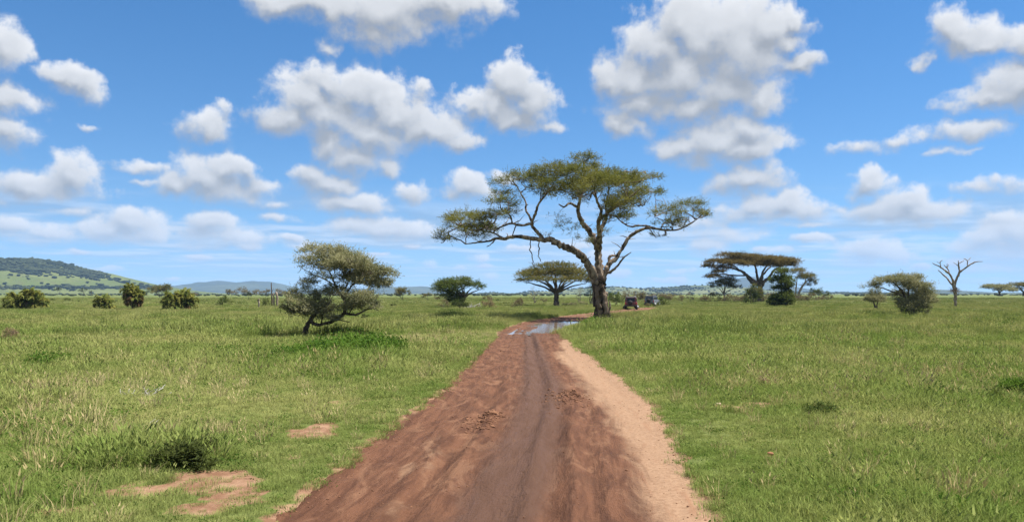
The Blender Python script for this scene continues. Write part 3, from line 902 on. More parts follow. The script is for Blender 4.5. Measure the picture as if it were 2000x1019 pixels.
# ------------------------------------------------------------------ woods on the far slopes (too many and too far to count)
def crown_blob(seed):
    rg = np.random.default_rng(seed)
    v, f = lump(seed + 300, 1.0)
    v[:, 2] *= 1.3
    v[:, 2] += 0.75
    st = np.array([(0.08, 0, -0.2), (-0.08, 0.05, -0.2), (0, -0.08, -0.2), (0, 0, 0.7)])
    V = np.concatenate([v, st]); tf = np.array([(12, 13, 15), (13, 14, 15), (14, 12, 15)])
    return mesh_np('far_tree', V, None, np.concatenate([f, tf]))
def build_woods():
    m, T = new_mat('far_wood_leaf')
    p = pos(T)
    princ(T, T.mix(T.mapr(T.noise(p, 0.01, 4, 0.6), 0.4, 0.6), (0.020, 0.030, 0.016), (0.045, 0.056, 0.026)), 0.95, 0.05)  # dark foliage; on the left hill its tone doubles as cloud shade
    coll = proto_collection('far_tree', [crown_blob(i) for i in range(5)], [m] * 5)
    def on(Vh, n, prob):
        nr, nc, _ = Vh.shape
        i = RNG.uniform(0, 39, n); j = RNG.uniform(0, nc - 1.01, n)
        i0 = i.astype(int); j0 = j.astype(int); fi = (i - i0)[:, None]; fj = (j - j0)[:, None]
        P = (Vh[i0, j0] * (1 - fi) + Vh[i0 + 1, j0] * fi) * (1 - fj) + (Vh[i0, j0 + 1] * (1 - fi) + Vh[i0 + 1, j0 + 1] * fi) * fj
        px = P[:, 0] / P[:, 1] * F + 1000; py = HOR - (P[:, 2] - HC) / P[:, 1] * F
        keep = RNG.random(n) < prob(px, py, P)
        return P[keep]
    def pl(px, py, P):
        # dense forest, also standing in for a cloud shadow, over the shoulder of the hill, thinning to scattered trees on the grass below
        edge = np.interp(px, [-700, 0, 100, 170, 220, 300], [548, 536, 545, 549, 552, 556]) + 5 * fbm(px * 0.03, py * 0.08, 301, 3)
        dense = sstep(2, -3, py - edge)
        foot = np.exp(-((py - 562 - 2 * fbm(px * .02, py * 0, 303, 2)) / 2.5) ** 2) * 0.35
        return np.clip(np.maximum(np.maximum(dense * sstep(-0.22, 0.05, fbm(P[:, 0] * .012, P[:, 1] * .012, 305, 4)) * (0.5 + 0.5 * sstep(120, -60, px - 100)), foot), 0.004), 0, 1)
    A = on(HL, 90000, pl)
    B = on(HR, 16000, lambda px, py, P: np.clip(sstep(0.02, 0.2, fbm(P[:, 0] * .003, P[:, 1] * .002, 311, 4)) * 0.6 + 0.04, 0, 1))
    n = 4200
    y = RNG.uniform(700, 1700, n); x = RNG.uniform(-0.72, 0.75, n) * y
    kp = (fbm(x * 0.004, y * 0.012, 321, 3) > 0.06) & (RNG.random(n) < 0.5)
    C = np.stack([x, y, np.zeros(n)], -1)[kp]
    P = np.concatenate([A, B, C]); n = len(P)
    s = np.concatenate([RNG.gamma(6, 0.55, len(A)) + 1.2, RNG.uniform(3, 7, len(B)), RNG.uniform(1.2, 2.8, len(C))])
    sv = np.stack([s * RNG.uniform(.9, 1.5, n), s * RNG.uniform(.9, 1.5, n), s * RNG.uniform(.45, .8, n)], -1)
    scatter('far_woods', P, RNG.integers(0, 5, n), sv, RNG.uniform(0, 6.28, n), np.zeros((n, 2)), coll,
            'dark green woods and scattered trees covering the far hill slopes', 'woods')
build_woods()

# ------------------------------------------------------------------ trees: limbs, twigs, sprays of leaflets
def catmull(P, n):
    P = np.asarray(P, float)
    Q = np.concatenate([[2 * P[0] - P[1]], P, [2 * P[-1] - P[-2]]])
    out = []
    for i in range(1, len(Q) - 2):
        for t in np.linspace(0, 1, n, endpoint=False):
            a, b, c, e = Q[i - 1], Q[i], Q[i + 1], Q[i + 2]
            out.append(0.5 * (2 * b + (c - a) * t + (2 * a - 5 * b + 4 * c - e) * t * t + (3 * b - a - 3 * c + e) * t ** 3))
    out.append(P[-1])
    return np.array(out)

class Tubes:
    def __init__(s):
        s.V = []; s.Q = []; s.T = []; s.b = 0
    def add(s, P, R, sides, gnarl=0.0, seed=0):
        P = np.asarray(P, float); R = np.asarray(R, float); n = len(P)
        tg = np.gradient(P, axis=0); tg /= np.linalg.norm(tg, axis=1)[:, None] + 1e-9
        ref = np.array([0.31, 0.95, 0.05]) if abs(tg[0, 1]) < 0.9 else np.array([1.0, 0.1, 0.0])
        u = np.cross(tg, ref); u /= np.linalg.norm(u, axis=1)[:, None] + 1e-9
        v = np.cross(tg, u)
        a = np.arange(sides) * 2 * np.pi / sides
        rr = R[:, None] * np.ones((1, sides))
        if gnarl:
            k = np.arange(n)[:, None]
            rr = rr * (1 + gnarl * (np.sin(3 * a + 1.3 * seed)[None] * 0.6 + np.sin(5 * a + 0.7 * seed)[None] * 0.5 + 0.5 * np.sin(0.9 * k + 2 * a + seed)))
        ring = P[:, None, :] + rr[..., None] * (np.cos(a)[None, :, None] * u[:, None, :] + np.sin(a)[None, :, None] * v[:, None, :])
        s.V.append(ring.reshape(-1, 3))
        i = np.arange(n - 1)[:, None] * sides; j = np.arange(sides)[None]; j2 = (j + 1) % sides
        s.Q.append((np.stack([i + j, i + j2, i + sides + j2, i + sides + j], -1).reshape(-1, 4)) + s.b)
        s.V.append(P[-1:] + tg[-1:] * R[-1]); tip = s.b + n * sides
        j = np.arange(sides)
        s.T.append(np.stack([s.b + (n - 1) * sides + j, s.b + (n - 1) * sides + (j + 1) % sides, np.full(sides, tip)], -1))
        s.b += n * sides + 1
    def mesh(s, name):
        return mesh_np(name, np.concatenate(s.V), np.concatenate(s.Q), np.concatenate(s.T))

def sprays(rg, O, D, L, k, lw, ll, flat=0.35, droop=0.0):
    """k leaflets along each spray: origin O, direction D, length L"""
    n = len(O)
    up = np.array([0, 0, 1.0])
    side = np.cross(D, up) + rg.normal(0, 0.25, (n, 3)); side /= np.linalg.norm(side, axis=1)[:, None] + 1e-9
    t = (np.arange(k) + 0.5) / k
    C = O[:, None] + D[:, None] * (L[:, None] * t[None])[..., None]
    C[..., 2] -= droop * (L[:, None] * t[None]) ** 2
    sg = np.where(np.arange(k) % 2 == 0, 1.0, -1.0)
    ax = side[:, None] * sg[None, :, None] + D[:, None] * 0.7 + rg.normal(0, flat, (n, k, 3))
    ax /= np.linalg.norm(ax, axis=2)[..., None]
    pr = np.cross(ax, up[None, None] + rg.normal(0, flat * 1.6, (n, k, 3))); pr /= np.linalg.norm(pr, axis=2)[..., None] + 1e-9
    l = ll * rg.uniform(0.6, 1.35, (n, k, 1)); w = lw * rg.uniform(0.6, 1.3, (n, k, 1))
    V = np.stack([C, C + ax * l * 0.5 + pr * w * 0.5, C + ax * l, C + ax * l * 0.5 - pr * w * 0.5], 2)
    m = n * k
    return V.reshape(-1, 3), np.arange(m * 4).reshape(m, 4)

class Plant:
    """works in local metres: x right, y away, z up; photo pixels are turned into metres at the plant's own distance"""
    def __init__(s, name, label, cat, px, py, seed, group=None, d=None, sink=0.0):
        s.rg = np.random.default_rng(seed)
        x, dd = at(px, py)
        if d: dd = d; x = (px - 1000.0) / F * d
        s.d = dd; s.m = dd / F; s.px, s.py = px, py
        z = gz(x, dd)
        s.root = empty(name, (x, dd, z - sink))
        s.root_z = z - sink
        tag(s.root, label, cat, group)
        s.nodes = []; s.noder = []
        s.wood = Tubes(); s.twig = Tubes()
        s.tipsO = []; s.nt = 0
    def L(s, px, py, dy=0.0):
        # height follows the sight line to that photo row at the plant's distance
        z = HC + (HOR - py) * s.m - s.root_z
        return np.array([(px - s.px) * s.m, dy, z])
    def limb(s, pts, sides=9, gnarl=0.10, sub=5, wander=0.0, snap=True):
        """pts: (px, py, depth m, radius px)"""
        P = np.array([s.L(a, b, c) for a, b, c, r in pts]); R = np.array([p[3] * s.m for p in pts])
        Pc = catmull(P, sub); Rc = catmull(R[:, None], sub)[:, 0]
        Pc[1:-1] += s.rg.normal(0, wander, (len(Pc) - 2, 3)) if len(Pc) > 2 and wander else 0
        if len(Pc) > 6:      # knots and kinks
            Pc[1:-1] += s.rg.normal(0, 1, (len(Pc) - 2, 3)) * (0.16 * Rc[1:-1, None])
            Rc = Rc * (1 + s.rg.normal(0, .09, len(Rc)))
        s.wood.add(Pc, np.maximum(Rc, 0.006), sides, gnarl, s.rg.uniform(0, 9))
        for p, r in zip(Pc, Rc):
            s.nodes.append(p); s.noder.append(r)
    def split_trunk(s):
        obj('trunk', s.wood.mesh('trunk'), M['bark_trunk'], s.root, smooth=True)
        s.wood = Tubes(); s.wood_name = 'limbs'
    wood_name = None
    def grow(s, pads, tips, rmin, twig_r=0.4, zbias=0.6):
        """twigs from the nearest wood to tips spread in each pad"""
        T = []
        for pad in pads:
            c, r, n = pad['c'], pad['r'], max(2, int(tips * pad.get('w', 1.0)))
            q = s.rg.normal(0, 1, (n, 3)); q /= np.linalg.norm(q, axis=1)[:, None]
            q *= (s.rg.random((n, 1)) ** 0.45)
            q[:, 2] = np.where(q[:, 2] < -0.25, -q[:, 2] * 0.6, q[:, 2])
            T.append(c + q * r * 0.92)
        T = np.concatenate(T)
        N = np.array(s.nodes); NR = np.array(s.noder)
        dm = np.array([np.min(np.linalg.norm(N - t, axis=1)) for t in T])
        for i in np.argsort(dm):
            t = T[i]
            v = t - N
            dist = np.linalg.norm(v, axis=1)
            cost = dist + zbias * np.maximum(0, -v[:, 2]) + 0.15 * (NR < rmin * 1.2)
            j = int(np.argmin(cost)); a = N[j]; ln = dist[j]
            if ln < 0.02: continue
            r0 = min(NR[j] * 0.75, max(rmin, rmin + 0.010 * ln)); n = int(np.clip(ln / 0.5, 2, 6))
            tt = np.linspace(0, 1, n + 1)[:, None]
            mid = a + (t - a) * 0.5 + s.rg.normal(0, 0.12, 3) * ln; mid[2] += -0.06 * ln
            P = (1 - tt) ** 2 * a + 2 * tt * (1 - tt) * mid + tt ** 2 * t
            P[1:-1] += s.rg.normal(0, 0.035, (n - 1, 3)) * ln
            R = np.linspace(r0, rmin * 0.6, n + 1)
            s.twig.add(P, R, 4 if r0 < 0.05 else 6)
            s.nt += 1
            N = np.concatenate([N, P[1:]]); NR = np.concatenate([NR, R[1:]])
        s.tips = T
    def foliage(s, pads, n, mat, ll, lw, spray, k, out=0.8, up=0.3, name='crown', flat=0.4, hollow=0.45, droop=0.0, low=-0.35):
        O, D = [], []
        tot = sum(p.get('w', 1.0) * p['r'][0] * p['r'][2] for p in pads)
        for p in pads:
            c, r = p['c'], p['r']
            m = max(3, int(n * p.get('w', 1.0) * r[0] * r[2] / tot))
            # leaves gather in clumps with gaps between
            nc = max(5, m // 18)
            q = s.rg.normal(0, 1, (nc, 3)); q /= np.linalg.norm(q, axis=1)[:, None]
            q *= s.rg.uniform(hollow, 1.0, (nc, 1)) ** 0.7
            q[:, 2] = np.where(q[:, 2] < low, -q[:, 2] * 0.7, q[:, 2])
            pk = s.rg.integers(0, nc, m)
            qq = q[pk] + s.rg.normal(0, 0.19, (m, 3))
            O.append(c + qq * r)
            dv = qq * np.array([1, 1, 0.35])
            dv = dv / (np.linalg.norm(dv, axis=1)[:, None] + 1e-6) * out + np.array([0, 0, up]) + s.rg.normal(0, 0.45, (m, 3))
            D.append(dv / np.linalg.norm(dv, axis=1)[:, None])
        O = np.concatenate(O); D = np.concatenate(D)
        Lh = spray * s.rg.uniform(0.5, 1.3, len(O))
        V, Q = sprays(s.rg, O, D, Lh, k, lw, ll, flat, droop)
        zmin = 0.02
        V[:, 2] = np.maximum(V[:, 2], zmin)
        me = mesh_np(name, V, Q)
        return obj(name, me, mat, s.root)
    def pads(s, lst, depth=1.0, jitter=0.0):
        out = []
        for p in lst:
            px, py, rx, rz = p[:4]
            dy = p[4] if len(p) > 4 and p[4] is not None else s.rg.uniform(-1, 1) * jitter
            w = p[5] if len(p) > 5 else 1.0
            out.append(dict(c=s.L(px, py, dy), r=np.array([rx * s.m, rx * s.m * depth, rz * s.m]), w=w))
        return out
    def finish(s, wood_mat, twig_mat=None, trunk_name='trunk', twig_name='branches'):
        if s.wood.b:
            obj(s.wood_name or trunk_name, s.wood.mesh(s.wood_name or trunk_name), wood_mat, s.root, smooth=True)
        if s.twig.b:
            obj(twig_name, s.twig.mesh(twig_name), twig_mat or wood_mat, s.root)
        return s.root

# ---- the tall acacia beside the track
def big_acacia():
    t = Plant('acacia_tree', 'tall spreading acacia with forked pale trunk beside the bend of the track', 'tree', 1177, 623, 11)
    j = lambda: t.rg.uniform(-1, 1)
    t.limb([(1178, 630, 0, 19), (1177, 622, 0, 15.5), (1175, 605, 0, 13), (1172, 578, 0, 12), (1170, 556, 0, 13), (1169, 541, 0, 11)], 26, 0.16, 9, .03)
    t.limb([(1184, 628, -.5, 8), (1182, 606, -.6, 6), (1177, 580, -.5, 6), (1174, 556, -.3, 5)], 12, .2, 7, .03)
    t.limb([(1169, 628, -.5, 8), (1169, 606, -.6, 6), (1167, 584, -.6, 5), (1167, 560, -.4, 5)], 12, .2, 7, .03)
    t.split_trunk()
    t.limb([(1170, 556, 0, 9), (1171, 530, 0.2, 8), (1171, 504, 0.6, 7.2), (1168, 478, 1, 6.6), (1156, 455, 1.0, 5.6), (1144, 440, .8, 5), (1133, 425, .4, 4.4), (1128, 407, 0, 3.8), (1132, 388, -.6, 2.8), (1122, 368, -1, 2), (1112, 352, -1.3, 1.2)], 11)
    t.limb([(1132, 388, -.6, 2.4), (1142, 366, 0, 1.9), (1143, 340, .6, 1.4), (1141, 318, .8, .8)], 8)
    t.limb([(1128, 405, 0, 2.6), (1110, 402, -2, 2), (1098, 410, -2.6, 1.6), (1088, 406, -3, 1.1)], 7)
    t.limb([(1171, 488, .6, 5.5), (1170, 468, -.5, 5.2), (1166, 452, -1.6, 4.4), (1163, 438, -2.4, 3.8), (1167, 420, -3.2, 3), (1158, 404, -4, 2.4), (1152, 386, -4.6, 1.6), (1150, 368, -5, 1)], 10)
    t.limb([(1170, 470, .5, 4.6), (1180, 442, 2.4, 3.8), (1193, 418, 4, 3), (1202, 399, 5, 2.3), (1222, 380, 6, 1.6), (1245, 360, 6.5, 1)], 9)
    t.limb([(1195, 414, 4, 2.4), (1194, 390, 4.4, 1.8), (1200, 362, 4.6, 1.3), (1198, 340, 4.6, .8)], 7)
    t.limb([(1163, 436, -2.4, 2.8), (1182, 420, -4, 2.2), (1205, 406, -5.5, 1.7), (1230, 385, -6.5, 1.1)], 7)
    t.limb([(1170, 560, 0, 9), (1163, 546, -.2, 8.4), (1152, 522, -.6, 7.8), (1137, 504, -1, 7.2), (1118, 489, -1.4, 6.6), (1096, 481, -1.6, 6), (1077, 472, -1.6, 5.4), (1059, 470, -1.4, 4.6), (1036, 466, -1.0, 3.9), (1006, 462, -.4, 3.2), (984, 466, 0, 2.9), (969, 465, .3, 2.5), (954, 470, .6, 2), (932, 472, 1, 1.6), (908, 475, 1.2, 1)], 11)
    t.limb([(1060, 469, -1.4, 4), (1048, 455, -1.4, 3.5), (1038, 440, -1.2, 3.1), (1044, 424, -1.6, 2.6), (1049, 407, -2.2, 2.2), (1060, 392, -3, 1.6), (1072, 380, -3.6, 1)], 8)
    t.limb([(1040, 440, -1.2, 2.6), (1034, 424, -.6, 2.2), (1027, 410, 0, 2), (1027, 394, .4, 1.6), (1016, 374, .8, 1.3), (1010, 360, 1, .8)], 7)
    t.limb([(1038, 439, -1.2, 2.8), (1014, 442, -1.4, 2.4), (999, 439, -1.6, 2.0), (984, 444, -1.8, 1.6), (966, 452, -2, 1.2), (945, 450, -2.2, .8)], 7)
    t.limb([(1000, 440, -1.6, 1.8), (997, 426, -2, 1.5), (984, 416, -2.4, 1)], 6)
    t.limb([(1008, 442, -1.4, 1.4), (1004, 452, -1.2, 1.1), (1001, 461, -.8, .9)], 6)
    t.limb([(984, 466, 0, 2), (962, 452, 1.8, 1.6), (938, 446, 3, 1.2), (912, 440, 4, .8)], 6)
    t.limb([(968, 466, .3, 1.6), (958, 478, -.2, 1.1), (951, 482, -.4, .7)], 6)
    t.limb([(1176, 545, 0, 6.6), (1184, 530, .2, 5.6), (1190, 517, .3, 5), (1204, 504, .5, 4.2), (1217, 485, .7, 3.6), (1230, 463, .8, 3.3), (1249, 450, .6, 3), (1268, 444, .3, 2.7), (1286, 448, 0, 2.2), (1316, 450, -.4, 1.7), (1342, 440, -.6, 1.3), (1362, 426, -.8, .8)], 10)
    t.limb([(1280, 446, 0, 2), (1262, 438, 1.5, 1.8), (1240, 437, 2.8, 1.6), (1226, 428, 3.6, 1.2), (1216, 416, 4.2, .8)], 7)
    t.limb([(1290, 448, 0, 1.5), (1300, 434, .8, 1.2), (1316, 422, 1.4, .8)], 6)
    t.limb([(1268, 445, .2, 1.3), (1275, 455, .1, 1), (1281, 464, 0, .6)], 5)
    t.limb([(1186, 526, .2, 3.6), (1190, 512, .3, 3.2), (1192, 500, .4, 2.6), (1204, 499, .7, 1.6)], 8)
    t.limb([(1181, 536, .1, 3), (1194, 529, -.5, 2.6), (1205, 518, -.9, 2.1), (1215, 504, -1.2, 1.5), (1228, 494, -1.5, .6)], 8)
    t.limb([(1036, 468, -1, 1.2), (1036, 489, -1.1, 1.0), (1040, 507, -.8, .9), (1044, 520, -.6, .6)], 5, .1, 4, .05)
    t.limb([(1053, 471, -1.2, 1.1), (1051, 492, -1.3, 1.0), (1055, 511, -1.0, .7)], 5, .1, 4, .05)
    t.limb([(1186, 612, -.5, 2), (1190, 600, -.6, 1.8), (1189, 588, -.5, 1.2)], 6)
    P1 = t.pads([(906, 424, 38, 15, 1.5), (893, 448, 32, 12, .5), (868, 466, 22, 9, .8), (939, 446, 36, 12, 2.5), (928, 462, 34, 7, -1), (915, 436, 30, 10, -3), (952, 430, 18, 8, -2),
                 (980, 404, 32, 11, -2), (969, 426, 26, 8, -2.5), (990, 414, 24, 8, 1.5), (955, 440, 24, 8, 4),
                 (1003, 352, 36, 13, .8), (1030, 344, 26, 10, 2), (982, 378, 18, 9, -.5), (1040, 360, 22, 10, -2),
                 (1301, 412, 32, 9, 1), (1342, 405, 32, 11, -.5), (1362, 420, 17, 9, -.8), (1305, 440, 32, 10, -.4, .8), (1290, 461, 14, 5, 0, .7), (1325, 428, 24, 9, -2, .8),
                 (1270, 356, 22, 8, 5, .8), (1290, 366, 20, 8, 4, .6)], 1.0)
    P2 = t.pads([(1081, 342, 40, 14, -1.5), (1118, 350, 50, 17, -2.5), (1141, 309, 26, 9, .8), (1141, 324, 30, 11, 1), (1197, 328, 30, 11, 4.6), (1241, 340, 32, 12, 6), (1193, 354, 52, 16, 1.5),
                 (1234, 376, 38, 15, 5), (1156, 374, 60, 16, -4), (1074, 379, 36, 15, -3.5), (1204, 412, 36, 13, -4.5), (1223, 398, 30, 12, 4), (1193, 434, 28, 9, -3, .7),
                 (1160, 345, 44, 14, 4), (1110, 370, 40, 14, 3), (1215, 362, 34, 13, -3), (1245, 392, 22, 9, -6, .8), (1230, 418, 18, 9, 3.8), (1130, 392, 32, 9, -6, .7), (1265, 350, 20, 9, -1, .7)], 1.05)
    P3 = t.pads([(1103, 447, 28, 15, -1.8, .5), (1130, 473, 24, 7, -1.2, .7), (1051, 372, 22, 13, -2, .5), (1118, 398, 26, 8, -2, .5), (1010, 388, 16, 14, 0, .35), (1060, 462, 14, 5, -1.3, .5), (1240, 452, 14, 6, 1, .2), (1080, 425, 14, 9, -2, .25), (1178, 452, 26, 8, 2, .6)], 1.0)
    N0 = np.array(t.nodes); R0 = np.array(t.noder)
    for k in t.rg.choice(np.where((R0 > .06) & (N0[:, 2] > 5))[0], 70, replace=False):      # dead stubs and snapped twigs along the limbs
        a = N0[k]; u = t.rg.normal(0, 1, 3); u[2] = abs(u[2]) * .8; u /= np.linalg.norm(u); ln = t.rg.uniform(.35, 1.3)
        t.wood.add([a, a + u * ln * .5 + t.rg.normal(0, .05, 3), a + u * ln + t.rg.normal(0, .12, 3)], [.05, .035, .012], 5)
    for k, p in enumerate(P1 + P2):      # crooked secondary limbs into the crown
        N = np.array(t.nodes); c = p['c'] + t.rg.normal(0, .3, 3)
        a = N[int(np.argmin(np.linalg.norm(N - c, axis=1) + .5 * np.maximum(0, N[:, 2] - c[2] + 1)))]
        for e in range(2):
            b = c + t.rg.normal(0, .5, 3) * p['r']
            w = lambda q: (q[0] / t.m + t.px, HOR - (q[2] + t.root_z - HC) / t.m, q[1])
            mid = [a + (b - a) * f + t.rg.normal(0, .13, 3) * np.linalg.norm(b - a) for f in (.35, .7)]
            t.limb([w(a) + (1.3,), w(mid[0]) + (1.05,), w(mid[1]) + (.75,), w(b) + (.4,)], 5, .1, 4, .05)
    t.grow(P1 + P2, 15, 0.020)
    t.grow(P3, 30, 0.010)
    t.grow(P1 + P2, 40, 0.011)
    t.foliage(P1, 4200, M['acacia_leaf'], 0.19, 0.044, 0.60, 10, 0.9, 0.30, 'crown', 0.35)
    t.foliage(P2, 7400, M['acacia_leaf'], 0.19, 0.046, 0.60, 10, 0.8, 0.35, 'crown', 0.38)
    t.foliage(P3, 620, M['thorn_leaf'], 0.14, 0.045, 0.5, 8, 0.7, 0.3, 'lichen_tufts', 0.5)
    t.finish(M['bark_acacia'], M['twig_grey'])
big_acacia()

# ---- the leaning thorn tree on the left
def leaning_thorn():
    t = Plant('thorn_tree', 'leaning grey-olive thorn tree with crooked trunk above the green weeds', 'tree', 595, 657, 12)
    t.limb([(592, 664, 0, 6.5), (594, 656, 0, 5.6), (599, 638, 0, 5), (606, 625, 0, 4.6), (614, 614, 0, 4), (625, 604, .3, 2.8), (640, 590, .6, 1.6)], 11, .14)
    t.limb([(606, 626, 0, 3.6), (616, 632, -.2, 3.2), (628, 633, -.3, 3), (646, 629, -.3, 2.9), (660, 622, -.2, 3), (672, 610, 0, 3.4), (674, 596, 0, 3.2), (670, 583, .2, 2.9), (660, 573, .4, 2.5), (650, 556, .6, 2), (642, 540, .8, 1.5), (632, 520, 1, 1)], 10, .12)
    t.limb([(672, 610, 0, 2.6), (684, 613, -.3, 2.4), (701, 613, -.5, 2.1), (720, 604, -.6, 1.6), (737, 600, -.7, .9)], 8)
    t.limb([(648, 629, -.3, 1.4), (668, 624, -.8, 1.2), (690, 628, -1, .7)], 6)
    t.limb([(630, 632, -.3, 1.2), (636, 616, -.7, 1.0), (643, 602, -.9, .9), (652, 590, -1, .8), (652, 574, -1, .6)], 6)
    t.limb([(672, 586, .1, 2.2), (682, 566, -.2, 1.8), (700, 548, -.4, 1.5), (722, 536, -.5, 1.1), (748, 534, -.5, .6)], 7)
    t.limb([(664, 576, .3, 1.8), (672, 556, .8, 1.5), (676, 532, 1, 1.1), (672, 508, 1.1, .6)], 7)
    t.limb([(652, 558, .6, 1.4), (632, 545, .2, 1.1), (612, 536, 0, .8), (592, 524, -.2, .5)], 6)
    t.limb([(612, 618, 0, 1.6), (602, 604, -.4, 1.2), (590, 598, -.8, .8), (576, 600, -1, .5)], 6)
    t.limb([(684, 612, -.3, 1.2), (696, 598, -.8, 1), (708, 586, -1, .6)], 6)
    PA = t.pads([(611, 492, 28, 12, .4, .55), (642, 498, 34, 16, .8), (675, 500, 26, 14, .6, .9), (688, 520, 40, 15, .6, 1.2), (653, 520, 36, 15, .2, 1.1), (725, 531, 30, 12, .2, 1.1), (758, 536, 20, 11, -.2, .7), (714, 553, 36, 11, .5, 1.3), (742, 558, 20, 9, .1), (676, 546, 26, 11, 1.0, 1.1),
                 (611, 514, 24, 14, -.2, .45), (700, 538, 30, 13, 1.3, 1.2), (690, 512, 30, 12, -1, .8), (640, 540, 26, 8, -.4, .5)], 1.1)
    PB = t.pads([(602, 555, 22, 9, -.3, .6), (596, 572, 20, 9, -.4, .6), (708, 583, 30, 12, -1, 1), (729, 596, 18, 9, -.8), (601, 603, 34, 13, -.4, .8), (577, 605, 17, 8, -.8, .6), (628, 592, 24, 12, -.6, .7), (613, 616, 20, 8, -.2, .8), (648, 566, 20, 11, .3, .7), (668, 576, 18, 8, -.6, .8), (690, 592, 16, 8, .2, .7), (640, 622, 24, 7, -.5, .6), (655, 606, 20, 10, -.7, .6), (664, 620, 18, 7, -.6, .6), (590, 588, 24, 11, -.9, .7), (625, 575, 22, 9, .6, .7), (700, 600, 22, 9, -.9, .8), (622, 606, 24, 10, -.9, .8), (585, 612, 20, 8, -.3, .6), (680, 604, 14, 8, -.8, .6)], 1.1)
    t.grow(PA + PB, 26, 0.010)
    t.grow(PA + PB, 80, 0.006)
    t.foliage(PA, 6200, M['thorn_leaf'], 0.095, 0.042, 0.38, 8, 0.75, 0.4, 'crown', 0.6, 0.3)
    t.foliage(PB, 3700, M['thorn_leaf'], 0.090, 0.040, 0.36, 8, 0.7, 0.35, 'crown', 0.6, 0.25)
    t.finish(M['bark_dark'], M['twig_grey'])
leaning_thorn()

# ---- thorn bushes and the dead tree on the right
def right_bush():
    t = Plant('thorn_bush', 'dense round-topped thorn bush with two stems in tall grass near the dead tree', 'bush', 1780, 620, 13)
    t.limb([(1779, 623, 0, 4), (1778, 608, 0, 3.4), (1774, 596, 0, 2.8), (1766, 580, -.2, 2.2), (1756, 566, -.4, 1.7), (1742, 554, -.6, 1)], 8)
    t.limb([(1782, 622, .1, 3.6), (1785, 606, 0, 3), (1791, 598, 0, 2.4), (1804, 590, .3, 1.7), (1816, 584, .4, 1)], 8)
    t.limb([(1776, 600, 0, 2.2), (1779, 584, .4, 1.8), (1780, 566, .6, 1.3), (1778, 550, .6, .7)], 7)
    t.limb([(1766, 580, -.2, 1.6), (1748, 570, .4, 1.3), (1728, 562, .6, 1), (1712, 560, .8, .6)], 7)
    t.limb([(1777, 612, 0, 1.6), (1766, 604, -.6, 1.2), (1756, 600, -1, .8)], 6)
    P = t.pads([(1728, 548, 22, 8, -.2), (1708, 559, 16, 7, .6, .8), (1754, 550, 26, 11, -.4), (1776, 544, 22, 9, .4), (1782, 562, 30, 13, -.5, 1.2), (1808, 577, 20, 12, .3, 1.2), (1793, 584, 24, 9, -.6, 1.1), (1817, 591, 13, 7, .3), (1757, 600, 15, 8, -1), (1766, 611, 13, 6, -.8, .9), (1770, 576, 16, 9, 1.2), (1796, 560, 18, 10, 1.4), (1750, 590, 14, 8, -.6, .9), (1774, 594, 18, 9, -1.2, .9), (1800, 600, 16, 7, -.8, .9), (1788, 608, 14, 6, -1, .8)], 1.1)
    t.grow(P, 22, 0.012); t.grow(P, 40, 0.008)
    t.foliage(P, 6000, M['thorn_leaf'], 0.12, 0.05, 0.42, 8, 0.7, 0.4, 'crown', 0.6, 0.25)
    t.finish(M['bark_dark'], M['twig_brown'])
    t = Plant('thorn_bush', 'small mop-headed thorn bush on thin stems left of the round-topped one', 'bush', 1711, 607, 14)
    t.limb([(1711, 609, 0, 2), (1709, 598, 0, 1.6), (1706, 590, 0, 1.2), (1700, 582, -.2, .7)], 6)
    t.limb([(1712, 609, 0, 1.6), (1714, 597, .2, 1.3), (1717, 588, .3, .8)], 6)
    P = t.pads([(1700, 585, 14, 7, -.3), (1716, 586, 14, 8, .2), (1708, 580, 13, 7, .3), (1711, 570, 9, 8, 0, .7), (1692, 586, 7, 5, 0, .8)], 1.1)
    t.grow(P, 22, 0.012); t.grow(P, 24, 0.008)
    t.foliage(P, 1500, M['thorn_leaf'], 0.13, 0.055, 0.42, 7, 0.7, 0.4, 'crown', 0.6, 0.25)
    t.finish(M['bark_dark'], M['twig_brown'])
right_bush()

